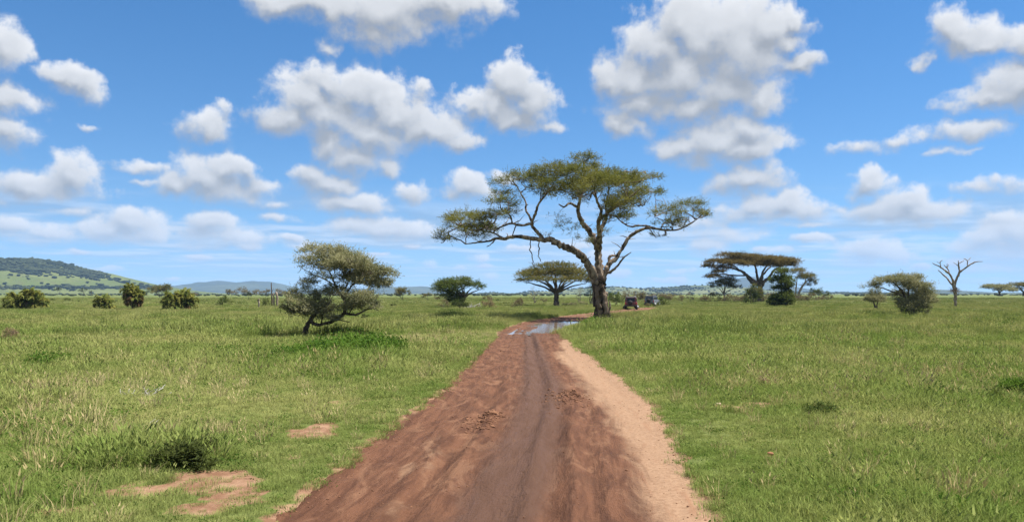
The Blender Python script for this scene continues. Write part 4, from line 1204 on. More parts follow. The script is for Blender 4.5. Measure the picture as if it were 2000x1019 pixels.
def dead_tree():
    t = Plant('dead_tree', 'bare forked dead tree with a twig nest low in its fork', 'tree', 1866, 602, 15)
    t.limb([(1866, 605, 0, 2.6), (1866, 594, 0, 2.4), (1866, 580, 0, 3.0), (1865, 568, 0, 3.6), (1863, 559, 0, 3.4)], 8)
    G = [[(1863, 562, 0, 2.8), (1861, 551, -.1, 2.3), (1855, 537, -.2, 1.9), (1844, 528, -.3, 1.6), (1833, 521, -.4, 1.2), (1818, 514, -.5, .6)],
         [(1862, 560, 0, 2), (1855, 546, .5, 1.6), (1846, 535, .8, 1.2), (1838, 527, .9, .8)],
         [(1835, 522, -.4, 1), (1834, 512, -.4, .8), (1838, 508, -.4, .5)], [(1834, 513, -.4, .6), (1826, 512, -.6, .4)],
         [(1853, 534, -.2, 1.1), (1850, 524, 0, .9), (1844, 517, .1, .6)], [(1850, 525, 0, .8), (1854, 516, .2, .5)], [(1849, 523, 0, .7), (1849, 515, -.2, .4)],
         [(1864, 562, 0, 2.9), (1868, 545, .1, 2.4), (1875, 531, .2, 2.0), (1874, 520, .2, 1.5), (1873, 509, .2, .7)],
         [(1874, 533, .2, 1.8), (1888, 521, -.2, 1.5), (1901, 512, -.4, 1.1), (1915, 511, -.6, .5)],
         [(1889, 520, -.2, 1), (1889, 509, 0, .8), (1883, 505, .1, .5)], [(1889, 511, 0, .7), (1898, 503, .3, .4)],
         [(1874, 514, .2, .9), (1886, 509, .5, .5)], [(1873, 519, .2, .8), (1864, 512, .3, .4)], [(1860, 554, 0, 1), (1855, 548, -.7, .7), (1852, 542, -1, .4)]]
    for g in G: t.limb(g, 6, .08, 4, .02)
    # the nest: a ball of loose twigs
    n = Tubes(); c = t.L(1864, 567, -.1); r = np.array([9 * t.m, 9 * t.m, 5 * t.m])
    for k in range(260):
        q = t.rg.normal(0, .5, 3); a = c + q * r; u = t.rg.normal(0, 1, 3) * np.array([1, 1, .5]); u /= np.linalg.norm(u)
        n.add([a - u * .16, a + t.rg.normal(0, .02, 3), a + u * .2], [.012, .014, .008], 3)
    obj('nest', n.mesh('nest'), M['dry_leaf'], t.root)
    t.finish(M['bark_dead'])
dead_tree()

# ---- umbrella acacias in the middle distance
def auto_tree(t, trunk, fork, pads, leaf, wood, n, ll, lw, spray, k=8, rbase=4.0, tips=14, flat=.35, hollow=.4, twig=None, low=-.3, limbw=.42):
    """trunk: (px,py,r) list up to the fork, then a bowed limb to the underside of each pad"""
    t.limb([(a, b, 0, r) for a, b, r in trunk], 9, .12)
    fx, fy = fork
    for p in pads:
        c = p['c']
        qx = c[0] / t.m + t.px; qz = t.py - (c[2] - p['r'][2] * .5) / t.m
        dy = c[1]
        t.limb([(fx, fy, 0, rbase * limbw), (fx + (qx - fx) * .35, fy + (qz - fy) * .50, dy * .4, rbase * limbw * .7), (fx + (qx - fx) * .72, fy + (qz - fy) * .86, dy * .8, rbase * limbw * .42), (qx, qz, dy, rbase * limbw * .2)], 6, .08, 4, .03)
    t.grow(pads, tips, .016); t.grow(pads, tips, .011)
    t.foliage(pads, n, leaf, ll, lw, spray, k, .9, .25, 'crown', flat, hollow, 0, low)
    t.finish(wood, twig or M['twig_brown'])

t = Plant('acacia_tree', 'umbrella acacia with a wide domed crown just left of the tall acacia', 'tree', 1087, 598, 21)
P = t.pads([(1075, 531, 44, 9, 0), (1040, 541, 34, 7, -1), (1112, 530, 40, 9, 1), (1130, 543, 28, 8, -2), (1084, 520, 40, 7, 1), (1024, 548, 20, 4, .5), (1060, 548, 34, 6, -3), (1108, 548, 34, 6, -3), (1085, 536, 46, 9, 4), (1050, 534, 32, 8, 3), (1120, 536, 32, 8, 4), (1145, 550, 14, 5, 0)], 1.15)
auto_tree(t, [(1087, 601, 7), (1087, 594, 5.6), (1086, 580, 4.6), (1087, 570, 5)], (1087, 572), P, M['umbrella_leaf'], M['bark_dark'], 5200, .26, .09, .6, 8, 6.0, 16)
t = Plant('acacia_tree', 'small dark umbrella acacia leaning over a shrub left of the track bend', 'tree', 902, 601, 22)
P = t.pads([(895, 549, 32, 7, 0), (868, 556, 20, 8, -.5), (925, 558, 20, 6, .5), (880, 565, 26, 9, -1, 1.2), (905, 556, 28, 7, 1.5), (858, 563, 12, 6, 0), (890, 574, 18, 7, 0, 1.1), (940, 563, 7, 4, .3, .8), (880, 556, 26, 8, 2), (876, 580, 18, 8, -.8, 1.1), (890, 588, 18, 8, -1, 1.1), (866, 572, 14, 8, .4)], 1.15)
auto_tree(t, [(903, 604, 4), (904, 594, 3.4), (905, 586, 3), (908, 578, 2.6)], (907, 580), P, M['green_leaf'], M['bark_dark'], 4200, .20, .075, .5, 8, 4.5, 14)

def flat_acacia():
    t = Plant('acacia_tree', 'huge flat-topped brownish acacia with layered crown behind the bushes at right', 'tree', 1486, 589, 23)
    t.limb([(1486, 593, 0, 7), (1486, 580, 0, 5.6), (1485, 566, 0, 5), (1484, 553, 0, 4.6)], 9, .12)
    for g in ([(1484, 556, 0, 4), (1466, 550, -1, 3.4), (1455, 537, -1.6, 2.8), (1444, 529, -2, 2.2), (1424, 524, -2.4, 1.3), (1405, 520, -2.6, .8)],
              [(1483, 556, 0, 3.2), (1481, 538, 1, 2.6), (1479, 524, 1.4, 2), (1474, 512, 1.8, 1.2)], [(1485, 556, 0, 3), (1484, 538, -2, 2.4), (1488, 524, -3, 1.8), (1496, 514, -4, 1)],
              [(1487, 558, 0, 3.8), (1494, 551, 1, 3.3), (1507, 540, 2, 2.6), (1516, 529, 2.6, 2), (1534, 518, 3, 1.1)], [(1484, 556, 0, 2.8), (1470, 540, 4, 2.2), (1450, 522, 6, 1.6), (1432, 510, 7, .9)],
              [(1487, 556, 0, 2.8), (1500, 536, 5, 2.2), (1520, 520, 7, 1.4)], [(1455, 538, -1.6, 1.8), (1430, 538, -3, 1.4), (1405, 536, -4, 1), (1388, 540, -4.5, .6)]):
        t.limb(g, 7, .1, 4, .05)
    P = t.pads([(1427, 498, 24, 4.2, 3), (1452, 502, 32, 5, 0), (1479, 505, 36, 5.5, 2), (1514, 510, 38, 6, -1), (1540, 512, 24, 5.5, 2), (1399, 512, 22, 4.8, -2), (1384, 520, 13, 4, -1), (1430, 514, 26, 5, -3), (1465, 517, 28, 4.5, -4), (1413, 523, 19, 4.5, 0), (1396, 531, 14, 4, -4), (1386, 541, 15, 4, -4.5), (1500, 517, 25, 4, -4), (1535, 519, 24, 4, 1), (1470, 508, 34, 5, 8), (1520, 512, 30, 5, 8), (1440, 508, 30, 5, 7), (1490, 510, 30, 5, -7)], 1.2)
    t.grow(P, 16, .02); t.grow(P, 20, .014)
    t.foliage(P, 11500, M['brown_leaf'], .36, .12, .8, 8, .9, .2, 'crown', .3, .35)
    t.finish(M['bark_dark'], M['twig_brown'])
flat_acacia()
t = Plant('acacia_tree', 'slender pale-stemmed acacia at the right edge of the flat-topped one', 'tree', 1556, 587, 24)
P = t.pads([(1556, 530, 17, 6, 0), (1577, 540, 16, 7, .5), (1588, 549, 8, 5, 0), (1567, 542, 14, 6, -1, .8), (1575, 556, 9, 4, 1, .6), (1590, 556, 5, 5, 0, .6)], 1.1)
t.limb([(1554, 590, 0, 1.6), (1554, 570, 0, 1.3), (1556, 552, 0, 1.1), (1557, 538, 0, .7)], 6)
t.limb([(1558, 590, 0, 2.4), (1561, 572, 0, 2), (1569, 557, .2, 1.6), (1579, 547, .5, 1), (1588, 542, .5, .6)], 7)
t.limb([(1566, 562, .1, 1.2), (1572, 548, -.6, 1), (1570, 538, -1, .6)], 6)
t.grow(P, 18, .016); t.grow(P, 16, .012)
t.foliage(P, 2600, M['umbrella_leaf'], .26, .09, .7, 7, .9, .25, 'crown', .4, .35)
t.finish(M['bark_dead'], M['twig_grey'])
t = Plant('acacia_tree', 'young thin acacia with an open flat crown left of the flat-topped one', 'tree', 1416, 589, 25)
P = t.pads([(1406, 553, 19, 4.5, 0), (1424, 549, 20, 5, 1), (1432, 561, 13, 3.5, -1), (1419, 543, 14, 3.5, .5), (1398, 559, 11, 3.5, -1), (1420, 556, 18, 4, 2)], 1.15)
t.limb([(1416, 591, 0, 1.7), (1416, 582, 0, 1.5), (1414, 574, 0, 1.3)], 7)
auto_tree(t, [(1416, 582, 1.5), (1414, 574, 1.3)], (1414, 575), P, M['umbrella_leaf'], M['bark_dead'], 2400, .26, .09, .7, 7, 2.6, 12)
t = Plant('acacia_tree', 'low spreading acacia with pale olive crown at the far right edge', 'tree', 1966, 580, 26, d=330)
P = t.pads([(1940, 560, 17, 3.6, 0), (1962, 562, 20, 4.5, 2), (1985, 558, 20, 4.5, 0), (2008, 557, 22, 5, -2), (1958, 567, 16, 3, -2), (1990, 565, 18, 3, 2)], 1.2)
auto_tree(t, [(1952, 577, 2), (1952, 572, 1.6)], (1952, 572), P[:2] + P[4:5], M['thorn_leaf'], M['bark_dark'], 1500, .45, .16, .9, 7, 3, 10)
t2 = t
t = Plant('acacia_tree', 'second low acacia overlapping the far right edge of the photo', 'tree', 1999, 580, 27, d=350)
P = t.pads([(1985, 558, 20, 4.5, 0), (2008, 557, 22, 5, -2), (1992, 564, 16, 3, 2), (2030, 560, 18, 5, 0)], 1.2)
auto_tree(t, [(1999, 578, 2.2), (1999, 571, 1.8)], (1999, 571), P, M['umbrella_leaf'], M['bark_dark'], 1500, .45, .16, .9, 7, 3, 10)

# ------------------------------------------------------------------ shrubs and scrub
SEED = [500]
def shrub(name, label, px, py, w, h, leaf, twig, n=500, group=None, cat='shrub', leafiness=1.0, stems=4, d=None, topheavy=0.0, tall=0.0):
    SEED[0] += 1
    if py < 606: h = h * 1.18
    t = Plant(name, label, cat, px, py, SEED[0], group, d)
    rg = t.rg
    m = t.m; size = w * m
    pads = []
    k = int(np.clip(w * h / 60, 4, 9))
    for i in range(k):
        a = rg.uniform(-1, 1)
        zt = rg.uniform(0.30 + topheavy, 0.80) * (1 - 0.45 * a * a)
        pads.append((px + a * w * 0.36, py - h * zt, w * rg.uniform(0.16, 0.27), h * rg.uniform(0.16, 0.24), rg.uniform(-.35, .35) * size, rg.uniform(.7, 1.3)))
    P = t.pads(pads, 1.1)
    for i in range(stems):
        p = P[i % len(P)]
        qx = p['c'][0] / m + px; qz = py - p['c'][2] / m
        r = max(0.02, 0.016 * h * m)
        ox = rg.normal(0, .05) * w
        t.limb([(px + ox, py + .8, 0, r / m), (px + ox + (qx - px) * .35, py + (qz - py) * .55, p['c'][1] * .5, r * .7 / m), (qx, qz, p['c'][1], r * .3 / m)], 5, .1, 3, .02)
    sc = max(0.05, size * 0.035)
    t.grow(P, 8, max(0.006, sc * .10)); t.grow(P, 9, max(0.004, sc * .07))
    t.foliage(P, int(n * leafiness), leaf, sc * 1.3, sc * .55, sc * 3.2, 6, .6, .45, 'foliage', .6, .25, 0, -.6)
    t.finish(twig, twig, 'stems', 'twigs')
    for c in t.root.children:
        if c.name.startswith('twigs'): c['kind'] = 'stuff'
    return t

L_, S_, D_, G_, Y_, T_ = M['thorn_leaf'], M['scrub_leaf'], M['dark_leaf'], M['green_leaf'], M['dry_leaf'], M['umbrella_leaf']
TB, TG = M['twig_brown'], M['twig_grey']
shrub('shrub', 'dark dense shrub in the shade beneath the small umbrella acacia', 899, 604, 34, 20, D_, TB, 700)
shrub('shrub', 'greyish twiggy shrub left of the shrub under the small umbrella acacia', 867, 603, 22, 17, S_, TG, 420)
shrub('shrub', 'russet brown rounded shrub right of the bleached branches', 955, 602, 24, 18, Y_, TB, 500)
shrub('shrub', 'pale tan low shrub touching the bleached branches', 941, 601, 15, 14, Y_, TG, 300)
shrub('shrub', 'grey-green mound of shrub midway between the two umbrella acacias', 1011, 604, 28, 20, S_, TG, 600)
shrub('shrub', 'brownish shrub clump far behind the russet shrub', 950, 588, 24, 10, S_, TB, 350)
shrub('shrub', 'small dark shrub on the plain right of the brownish clump', 974, 589, 11, 7, G_, TB, 250)
shrub('shrub', 'low green shrub left of the grey-green mound', 987, 595, 15, 5, G_, TB, 250)
shrub('sapling', 'thin nearly bare sapling under the left rim of the domed umbrella acacia', 1044, 592, 28, 32, L_, TG, 200, None, 'tree', .55, 5)
shrub('shrub', 'low grey scrub behind the trunk of the domed umbrella acacia', 1063, 591, 18, 8, S_, TG, 260)
shrub('shrub', 'straggling grey brushwood between domed acacia and tall acacia trunk', 1112, 597, 30, 8, L_, TG, 300)
shrub('shrub', 'low grey brush at the left foot of the tall acacia', 1138, 597, 24, 7, L_, TG, 260)
shrub('shrub', 'twiggy grey upright shrub close left of the tall acacia trunk', 1132, 593, 22, 32, L_, TG, 260, None, 'shrub', .6, 5)
shrub('shrub', 'dark green upright shrub half hidden behind the tall acacia trunk', 1156, 594, 20, 46, D_, TB, 800)
shrub('shrub', 'olive mound of scrub right behind the tall acacia trunk', 1203, 596, 36, 28, G_, TB, 800)
shrub('shrub', 'rounded olive shrub just right of the parked vehicles', 1299, 598, 24, 19, G_, TB, 600)
shrub('shrub', 'brown domed shrub alone on the grass left of the young acacia', 1377, 590, 27, 14, S_, TB, 500)
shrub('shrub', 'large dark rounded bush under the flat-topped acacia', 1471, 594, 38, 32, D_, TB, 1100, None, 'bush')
shrub('shrub', 'olive bush top spreading above the large dark rounded bush', 1474, 588, 34, 30, T_, TB, 600, None, 'bush', 1.0, 5, 205, .25)
t = Plant('bush', 'tall dark green conical bush standing before the flat-topped acacia', 'bush', 1527, 602, 31)
P = t.pads([(1526, 532, 13, 7, 0), (1523, 548, 16, 8, .3), (1530, 556, 13, 7, -.6), (1527, 566, 15, 7, .2), (1528, 581, 21, 9, -.3), (1524, 593, 20, 7, 0), (1535, 590, 14, 7, -.8), (1516, 584, 12, 7, .6), (1541, 546, 11, 8, .5, .9), (1543, 561, 11, 7, .2, .9), (1512, 592, 13, 6, -.4, .9), (1541, 576, 12, 8, .6)], 1.1)
t.limb([(1527, 604, 0, 2.2), (1527, 580, 0, 1.7), (1526, 556, 0, 1.2), (1526, 534, 0, .7)], 7)
for k in range(4): t.limb([(1522 + 4 * k, 604, 0, 1.3), (1520 + 5 * k, 592, .2 * k - .3, 1), (1517 + 6 * k, 580, .4 * k - .6, .5)], 6)
t.grow(P, 16, .02); t.grow(P, 16, .014)
t.foliage(P, 3500, G_, .22, .10, .55, 7, .6, .5, 'crown', .6, .25)
t.finish(M['bark_dark'], TB)
shrub('shrub', 'rounded dark small tree on the skyline right of the slender acacia', 1594, 587, 28, 26, G_, TB, 700, None, 'tree', 1, 4, None, .2)
shrub('shrub', 'compact small tree on thin stems at the right end of the scrub line', 1617, 588, 17, 18, G_, TB, 420, None, 'tree', 1, 4, None, .3)
shrub('shrub', 'broad-crowned small acacia alone on the plain beyond the palm clumps', 317, 582, 42, 25, T_, TB, 900, None, 'tree', 1, 5, None, .35)
shrub('shrub', 'dark flat shrub left of the broad-crowned acacia on the plain', 290, 579, 26, 11, D_, TB, 400)
shrub('shrub', 'small dark tree below the hill foot, leftmost on the plain', 116, 574, 17, 13, D_, TB, 300, None, 'tree', 1, 4, 900, .3)
shrub('shrub', 'round dark tree on the plain left of centre below the hill', 165, 575, 18, 13, D_, TB, 300, None, 'tree', 1, 4, 900, .3)
shrub('shrub', 'narrow dark tree right beside the round tree below the hill', 180, 576, 10, 12, D_, TB, 200, None, 'tree', 1, 4, 850, .2)
shrub('shrub', 'small upright tree on the plain before the brown thicket', 486, 587, 13, 17, D_, TB, 300, None, 'tree', 1, 4, None, .3)
shrub('shrub', 'leafy olive shrub right of the last palm clump', 439, 601, 30, 20, G_, TB, 600)
shrub('shrub', 'dark shrub at the foot of the weathered stumps', 520, 601, 24, 19, G_, TB, 450)
shrub('shrub', 'small umbrella-shaped tree seen just right of the leaning thorn tree', 787, 587, 36, 23, T_, TB, 700, None, 'tree', 1, 4, None, .4)
shrub('shrub', 'tiny dark shrub on the plain right of the leaning thorn tree', 769, 600, 13, 6, D_, TB, 220)
shrub('shrub', 'small tree at the left side of the small umbrella acacia', 836, 587, 22, 15, T_, TB, 400, None, 'tree', 1, 4, None, .3)
shrub('shrub', 'low brown scrub behind the left rim of the small umbrella acacia', 857, 586, 15, 7, S_, TB, 250)
shrub('shrub', 'dry brown twiggy shrub in the grass at the left photo edge', 23, 668, 32, 26, Y_, TB, 420, None, 'shrub', .7)
shrub('shrub', 'low dark shrub with grey twigs beside the bare red soil in front', 365, 918, 112, 48, D_, TG, 760, None, 'shrub', 1.0, 7)
shrub('shrub', 'low leafy green shrub cut by the right photo edge', 1985, 770, 52, 28, M['weed_leaf'], TB, 700)
shrub('shrub', 'small dark green shrub left of the shrub at the right edge', 1945, 792, 42, 22, G_, TB, 500)
shrub('shrub', 'low dark weed patch in the short grass right of the track', 1606, 815, 54, 18, G_, TB, 500)
shrub('shrub', 'dry grey twig tuft in the grass right of the track', 1490, 762, 34, 20, Y_, TG, 260, None, 'shrub', .5, 6)
shrub('shrub', 'low dark green plant under the right side of the leaning thorn tree', 712, 624, 18, 10, D_, TB, 260)
shrub('shrub', 'low grey-olive scrub hiding the wheels of the pale safari vehicle', 1262, 600, 22, 9, S_, TB, 350)
shrub('shrub', 'low olive scrub at the right end of the pale safari vehicle', 1284, 600, 18, 11, G_, TB, 350)
# lines of distant scrub: nothing tells the bushes of one line apart
for (lab, grp, lf, lst) in (
    ('brownish bush in the line of scrub behind the parked vehicles', 'scrub behind the vehicles', S_, [(1224, 590, 34, 20), (1246, 588, 36, 17), (1266, 588, 36, 19), (1288, 588, 38, 18), (1312, 588, 34, 16), (1334, 589, 24, 14), (1349, 589, 18, 18)]),
    ('low brown bush in the scrub under the flat-topped acacia', 'scrub under the flat-topped acacia', S_, [(1398, 589, 32, 17), (1430, 590, 36, 16), (1450, 590, 34, 16), (1502, 590, 40, 17), (1558, 589, 36, 15), (1580, 589, 32, 14), (1608, 588, 30, 12)]),
    ('low dark bush dotting the green plain beyond the palms', 'bushes dotting the left plain', G_, [(10, 588, 22, 8), (105, 589, 17, 5), (131, 589, 17, 6), (154, 590, 6, 3), (290, 600, 10, 5), (222, 590, 12, 4), (400, 590, 14, 4)]),
    ('bush in the brown thicket below the blue hills', 'thicket below the blue hills', S_, [(452, 577, 26, 11), (474, 576, 30, 14), (498, 577, 26, 10), (520, 578, 24, 12), (548, 578, 30, 14), (575, 579, 26, 10), (372, 579, 30, 6)])):
    ORD = ('leftmost', 'second from left', 'third from left', 'middle', 'third from right', 'second from right', 'rightmost')
    for k, (px, py, w, h) in enumerate(sorted(lst)):
        shrub('shrub', ORD[k] + ' ' + lab, px, py, w, h, lf, TB, 330, grp, 'shrub', 1, 3, 480 if py < 579.5 else None)

# ------------------------------------------------------------------ bleached wood
def twig_heap(name, label, px, py, w, h, n, mat, cat, seed, rad):
    t = Plant(name, label, cat, px, py, seed)
    for k in range(n):
        a = t.rg.uniform(-.5, .5); b = a + t.rg.normal(0, .28)
        z0 = t.rg.uniform(0, .6); z1 = t.rg.uniform(.1, 1.0)
        y = t.rg.normal(0, .22) * w * t.m
        t.limb([(px + a * w, py - z0 * h * .3, y, rad), (px + (a + b) / 2 * w + t.rg.normal(0, .05) * w, py - h * (z0 + z1) * .4, y + t.rg.normal(0, .1), rad * .8), (px + b * w, py - z1 * h, y + t.rg.normal(0, .2), rad * .35)], 5, .08, 3)
    o = obj('branches', t.wood.mesh('branches'), mat, t.root, True)
    o['kind'] = 'stuff'
    return t
M['bleached'] = bark_mat('bleached', (0.34, 0.31, 0.28), (0.62, 0.59, 0.55), 9.0)
twig_heap('dead_branches', 'heap of bleached dead branches right of the shaded dark shrub', 923, 603, 26, 13, 26, M['bleached'], 'branches', 41, .55)
twig_heap('dead_branches', 'grey tangle of dead twigs in the grass at left front', 272, 782, 56, 26, 46, M['bleached'], 'branches', 42, .55)
twig_heap('dead_branches', 'small grey twig litter in the grass above the dark foreground shrub', 290, 838, 30, 14, 18, M['bleached'], 'branches', 43, .5)
twig_heap('dead_branches', 'pale dead twigs sticking out of the dark foreground shrub', 362, 892, 44, 24, 26, M['bleached'], 'branches', 44, .6)

def stump(label, px, py, pts, mat, seed, extra=()):
    t = Plant('tree_stump', label, 'stump', px, py, seed)
    t.limb(pts, 8, .16, 4, .01)
    for e in extra: t.limb(e, 6, .12, 3, .01)
    t.finish(mat)
stump('tall thin charred snag left of the leaning thorn tree', 531, 601, [(531, 603, 0, 1.6), (531, 585, 0, 1.4), (530, 568, 0, 1.2), (530, 552, 0, .7)], M['bark_dark'], 45, ([(531, 570, 0, .7), (534, 563, .1, .3)],))
stump('pale weathered split stump right of the charred snag', 537, 602, [(535, 604, 0, 1.6), (535, 590, 0, 1.5), (534, 572, 0, .9)], M['bark_dead'], 46, ([(540, 604, .1, 2.2), (541, 588, .1, 2), (540, 573, .1, 2.4), (538, 570, .1, 1.4)],))
stump('short brown stump left of the charred snag', 506, 603, [(506, 605, 0, 2.0), (506, 594, 0, 1.6), (505, 586, 0, 1.9), (507, 583, 0, .8)], M['bark_dead'], 47)

# ------------------------------------------------------------------ palm clumps
def frond_mesh(seed, dead=False):
    rg = np.random.default_rng(seed)
    n = 16
    t = np.linspace(0, 1, n)
    arch = 0.55 if not dead else 0.75
    x = np.sin(t * (1.15 + arch)) / (1.15 + arch) * 1.1 + 0.1 * t
    z = 0.75 * t - arch * 1.05 * t ** 2.2
    ax = np.stack([x, np.zeros(n), z], -1)
    tb = Tubes(); tb.add(ax, np.linspace(.018, .004, n), 3)
    V = [np.concatenate(tb.V)]; Q = [np.concatenate(tb.Q)]; T = [np.concatenate(tb.T)]; b = len(V[0])
    for i in range(2, n):
        tg = ax[i] - ax[i - 1]; tg /= np.linalg.norm(tg)
        for sg in (-1, 1):
            for e in range(2):
                p = ax[i] - tg * 0.035 * e
                l = .42 * (1 - .65 * abs(t[i] - .45) ** 1.3 * 1.6) * rg.uniform(.8, 1.15)
                dv = np.array([0, sg, 0]) * .85 + tg * .75 + np.array([0, 0, .28 - .5 * rg.random()]); dv /= np.linalg.norm(dv)
                nr = np.cross(dv, tg); nr /= np.linalg.norm(nr) + 1e-9
                w = np.cross(nr, dv) * .020
                V.append(np.array([p - w, p + dv * l * .5 - w * 1.2 + (0, 0, .01), p + dv * l + (0, 0, -.05), p + dv * l * .5 + w * 1.2 + (0, 0, .01)]))
                Q.append(np.array([[b, b + 1, b + 2, b + 3]])); b += 4
    return mesh_np('frond', np.concatenate(V), np.concatenate(Q), np.concatenate(T))
FR = [frond_mesh(i) for i in range(4)]; FD = [frond_mesh(10 + i, True) for i in range(2)]
for me in FR: me.materials.append(M['palm_leaf'])
for me in FD: me.materials.append(M['palm_dry'])
def palm(label, px, py, w, h, heads, seed, dead):
    x, d = at(px, py); m = d / F; rg = np.random.default_rng(seed)
    root = empty('palm_clump', (x, d, gz(x, d)))
    tag(root, label, 'palm', 'wild palm clumps in the tall grass')
    R = w * m * .5
    st = Tubes()
    for (hx, hz, n, ln) in heads:
        c = np.array([hx * R, rg.normal(0, .15) * R, hz * h * m])
        st.add([(c[0] * .6, c[1] * .6, -.15), (c[0] * .85, c[1] * .8, c[2] * .5), tuple(c)], [.16, .14, .12], 7, .1)
        for k in range(int(n * 1.35)):
            dd = rg.random() < dead
            o = bpy.data.objects.new('frond', rg.choice(FD) if dd else rg.choice(FR)); COL.objects.link(o)
            o.parent = root; o.location = c + rg.normal(0, .06, 3)
            o.rotation_euler = (rg.normal(0, .35), rg.uniform(-.8, .85) if not dd else rg.uniform(.3, 1.0), rg.uniform(0, 6.28))
            s = ln * R * rg.uniform(.75, 1.1); o.scale = (s, s, s)
    obj('stems', st.mesh('stems'), M['bark_dark'], root, True)
palm('low broad dark palm clump nearest the left photo edge', 52, 604, 78, 38, [(-.35, .30, 26, .85), (.15, .42, 34, .85), (.5, .28, 24, .7)], 61, .05)
palm('narrow yellow-green palm clump left of the tallest one', 205, 605, 42, 32, [(-.2, .40, 26, 1.0), (.4, .30, 20, .9)], 62, .08)
palm('tallest palm clump, domed with a skirt of dead brown fronds', 260, 607, 46, 50, [(-.1, .62, 40, 1.1), (.25, .50, 26, 1.0), (0, .38, 20, 1.0)], 63, .26)
palm('wide rounded palm clump right of the tallest one', 351, 608, 64, 40, [(-.35, .38, 30, .85), (.1, .48, 34, .85), (.45, .34, 26, .75)], 64, .06)

# ------------------------------------------------------------------ safari vehicles
def paint(name, col, rough=.35, metal=0.0, spec=.5):
    m, T = new_mat(name)
    p = pos(T)
    c = T.mix(T.mapr(T.noise(p, 3.0, 4, .6), .45, .75, 0, .45), col, (0.15, 0.10, 0.065))
    princ(T, c, rough, spec, None, Metallic=metal)
    return m
M['glass'] = paint('dark_glass', (0.02, 0.03, 0.05), .06, 0, .6)
M['rubber'] = paint('rubber', (0.02, 0.02, 0.02), .85)
M['steel'] = paint('steel', (0.45, 0.45, 0.45), .4, .6)
M['black_trim'] = paint('black_trim', (0.025, 0.025, 0.028), .5)
M['lamp'] = paint('lamp_glass', (0.75, 0.75, 0.72), .15)
M['red_lamp'] = paint('red_lamp', (0.45, 0.02, 0.02), .2)
def prism(poly, y0, y1, inset=0.0):
    """side outline (x, z) extruded across y, upper corners drawn in by inset"""
    P = np.array(poly, float); n = len(P); zt = P[:, 1].max(); zb = P[:, 1].min()
    f = (P[:, 1] - zb) / (zt - zb) * inset
    V = np.concatenate([np.stack([P[:, 0], y0 + f, P[:, 1]], -1), np.stack([P[:, 0], y1 - f, P[:, 1]], -1)])
    F_ = [list(range(n)), list(range(2 * n - 1, n - 1, -1))] + [[i, i + n, (i + 1) % n + n, (i + 1) % n] for i in range(n)]
    me = bpy.data.meshes.new('prism'); me.from_pydata([tuple(v) for v in V], [], F_); me.update()
    import bmesh
    b = bmesh.new(); b.from_mesh(me); bmesh.ops.recalc_face_normals(b, faces=b.faces)
    bmesh.ops.bevel(b, geom=[e for e in b.edges if e.calc_face_angle(0) > .5], offset=.035, segments=2, affect='EDGES', profile=.6)
    b.to_mesh(me); b.free()
    return me
def car(label, px, py, rz, body, seed):
    x, d = at(px, py)
    r = empty('safari_vehicle', (x, d, track_level(x, d)), rz)
    tag(r, label, 'vehicle')
    obj('body', prism([(-2.25, .48), (2.2, .48), (2.3, .62), (2.28, 1.02), (2.15, 1.08), (.95, 1.16), (-2.2, 1.16), (-2.28, .9)], -.9, .9, .03), body, r)
    obj('cabin', prism([(-2.18, 1.14), (.92, 1.14), (.42, 1.82), (-2.08, 1.82)], -.86, .86, .14), body, r)
    obj('roof', prism([(-2.12, 1.815), (.48, 1.815), (.40, 1.95), (-2.0, 1.95)], -.74, .74, .04), M['black_trim'], r)
    for s in (-1, 1):
        for (a, b) in ((-2.0, -1.2), (-1.1, -.3), (-.2, .55)):
            k = .16 if b > .5 else 0
            obj('side_window', prism([(a, 1.24), (b + k * .6, 1.24), (b - k, 1.72), (a + .03, 1.72)], s * .835 - .018, s * .835 + .018), M['glass'], r).rotation_euler = (s * .0, 0, 0)
        h = obj('headlight', prism([(2.26, .78), (2.33, .78), (2.33, .96), (2.26, .96)], s * .66 - .13, s * .66 + .13), M['lamp'], r)
        obj('tail_light', prism([(-2.33, .80), (-2.25, .80), (-2.25, 1.08), (-2.33, 1.08)], s * .8 - .07, s * .8 + .07), M['red_lamp'], r)
        for wx in (-1.45, 1.45):
            tb = Tubes(); tb.add([(0, -.13, 0), (0, -.11, 0), (0, .11, 0), (0, .13, 0)], [.30, .39, .39, .30], 20)
            w = obj('wheel', tb.mesh('tyre'), M['rubber'], r, True); w.location = (wx, s * .82, .39)
            tb = Tubes(); tb.add([(0, s * .10, 0), (0, s * .145, 0)], [.22, .20], 14)
            obj('rim', tb.mesh('rim'), M['steel'], w)
    obj('windscreen', prism([(.90, 1.22), (.96, 1.22), (.56, 1.76), (.50, 1.76)], -.72, .72, .06), M['glass'], r)
    obj('rear_window', prism([(-2.20, 1.26), (-2.15, 1.26), (-2.09, 1.72), (-2.14, 1.72)], -.62, .62, .06), M['glass'], r)
    obj('bumper', prism([(2.28, .50), (2.42, .52), (2.42, .70), (2.28, .70)], -.88, .88), M['black_trim'], r)
    obj('bumper', prism([(-2.42, .50), (-2.26, .50), (-2.26, .68), (-2.42, .68)], -.88, .88), M['black_trim'], r)
    tb = Tubes(); tb.add([(-2.30, .1, 1.05), (-2.32, .1, 1.05), (-2.48, .1, 1.05), (-2.50, .1, 1.05)], [.26, .36, .36, .26], 18)
    obj('spare_wheel', tb.mesh('spare_wheel'), M['rubber'], r, True)
    for s in (-1, 1):
        tb = Tubes(); tb.add([(-1.9, s * .6, 1.94), (-1.9, s * .6, 2.08), (.25, s * .6, 2.08), (.25, s * .6, 1.94)], [.02] * 4, 6)
        obj('roof_rail', tb.mesh('roof_rail'), M['steel'], r)
def track_level(x, d):
    return float(track_z(np.array([x]), np.array([d]))[0]) if inside_dist(np.array([x]), np.array([d]))[0] > .2 else gz(x, d)
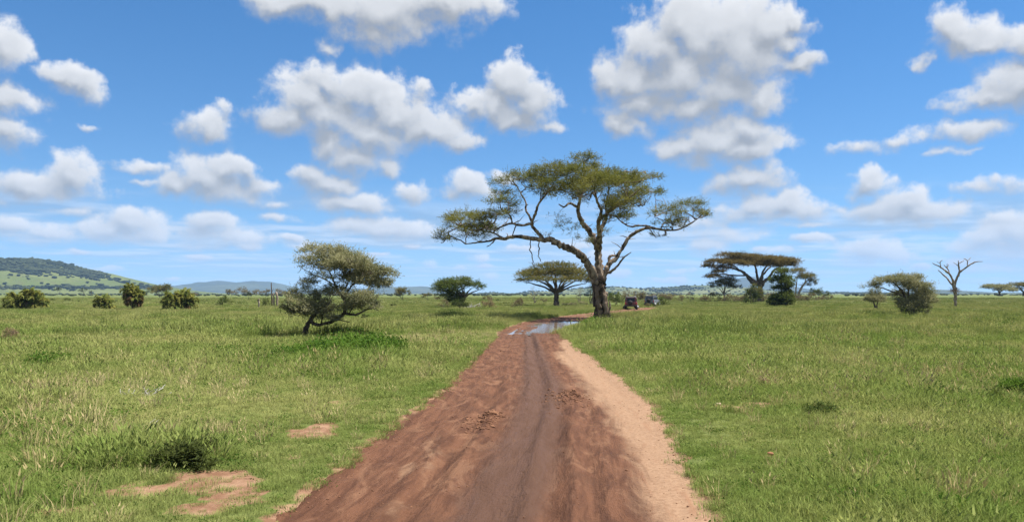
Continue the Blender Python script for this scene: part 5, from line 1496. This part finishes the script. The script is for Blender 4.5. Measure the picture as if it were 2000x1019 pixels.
M['red_paint'] = paint('red_paint', (0.12, 0.022, 0.02)); M['white_paint'] = paint('white_paint', (0.13, 0.145, 0.17))
car('dark red four-wheel-drive with dark windows parked on the track behind the tall acacia', 1233, 604, math.radians(80), M['red_paint'], 1)
car('pale safari vehicle with blue-tinted windows half hidden right of the red one', 1274, 598.5, math.radians(66), M['white_paint'], 2)

# ------------------------------------------------------------------ loose stones
for k, (px, py, r, lab, c) in enumerate(((1437, 756, .09, 'small white stone in the grass right of the track', (0.6, 0.57, 0.52)), (1505, 901, .06, 'reddish clod in the grass right of the track', (0.30, 0.12, 0.07)), (233, 921, .06, 'reddish clod in the grass left of the dark foreground shrub', (0.30, 0.10, 0.06)), (1402, 800, .07, 'pale stone on the bare patch right of the track', (0.5, 0.38, 0.28)))):
    x, d = at(px, py); v, f = lump(70 + k, r)
    o = obj('stone', mesh_np('stone', v, None, f), paint('stone%d' % k, c, .9, 0, .2), None, False, (x, d, gz(x, d) + r * .35 + .03))
    tag(o, lab, 'stone')

# ------------------------------------------------------------------ air
def haze():
    lo = Vector((-14500, -600, -6)); hi = Vector((14500, 14500, 460))
    V = [(x, y, z) for x in (lo.x, hi.x) for y in (lo.y, hi.y) for z in (lo.z, hi.z)]
    Q = [(0, 1, 3, 2), (4, 6, 7, 5), (0, 4, 5, 1), (2, 3, 7, 6), (0, 2, 6, 4), (1, 5, 7, 3)]
    me = bpy.data.meshes.new('haze'); me.from_pydata(V, [], Q); me.update()
    m = bpy.data.materials.new('haze'); m.use_nodes = True
    T = NT(m.node_tree); T.n.clear()
    out = T.new('ShaderNodeOutputMaterial'); v = T.new('ShaderNodeVolumePrincipled')
    v.inputs['Color'].default_value = (0.38, 0.62, 1.0, 1.0)
    v.inputs['Density'].default_value = HAZE
    v.inputs['Anisotropy'].default_value = 0.0
    T.l.new(v.outputs[0], out.inputs['Volume'])
    o = obj('haze', me, m)
    tag(o, 'thin blue haze over the plain and hills', 'haze', kind='stuff')
HAZE = 7e-5
haze()
for o in bpy.data.objects:
    if o.parent is not None and o.name.split('.')[0] in ('branches', 'nest', 'lichen_tufts'):
        o['kind'] = 'stuff'
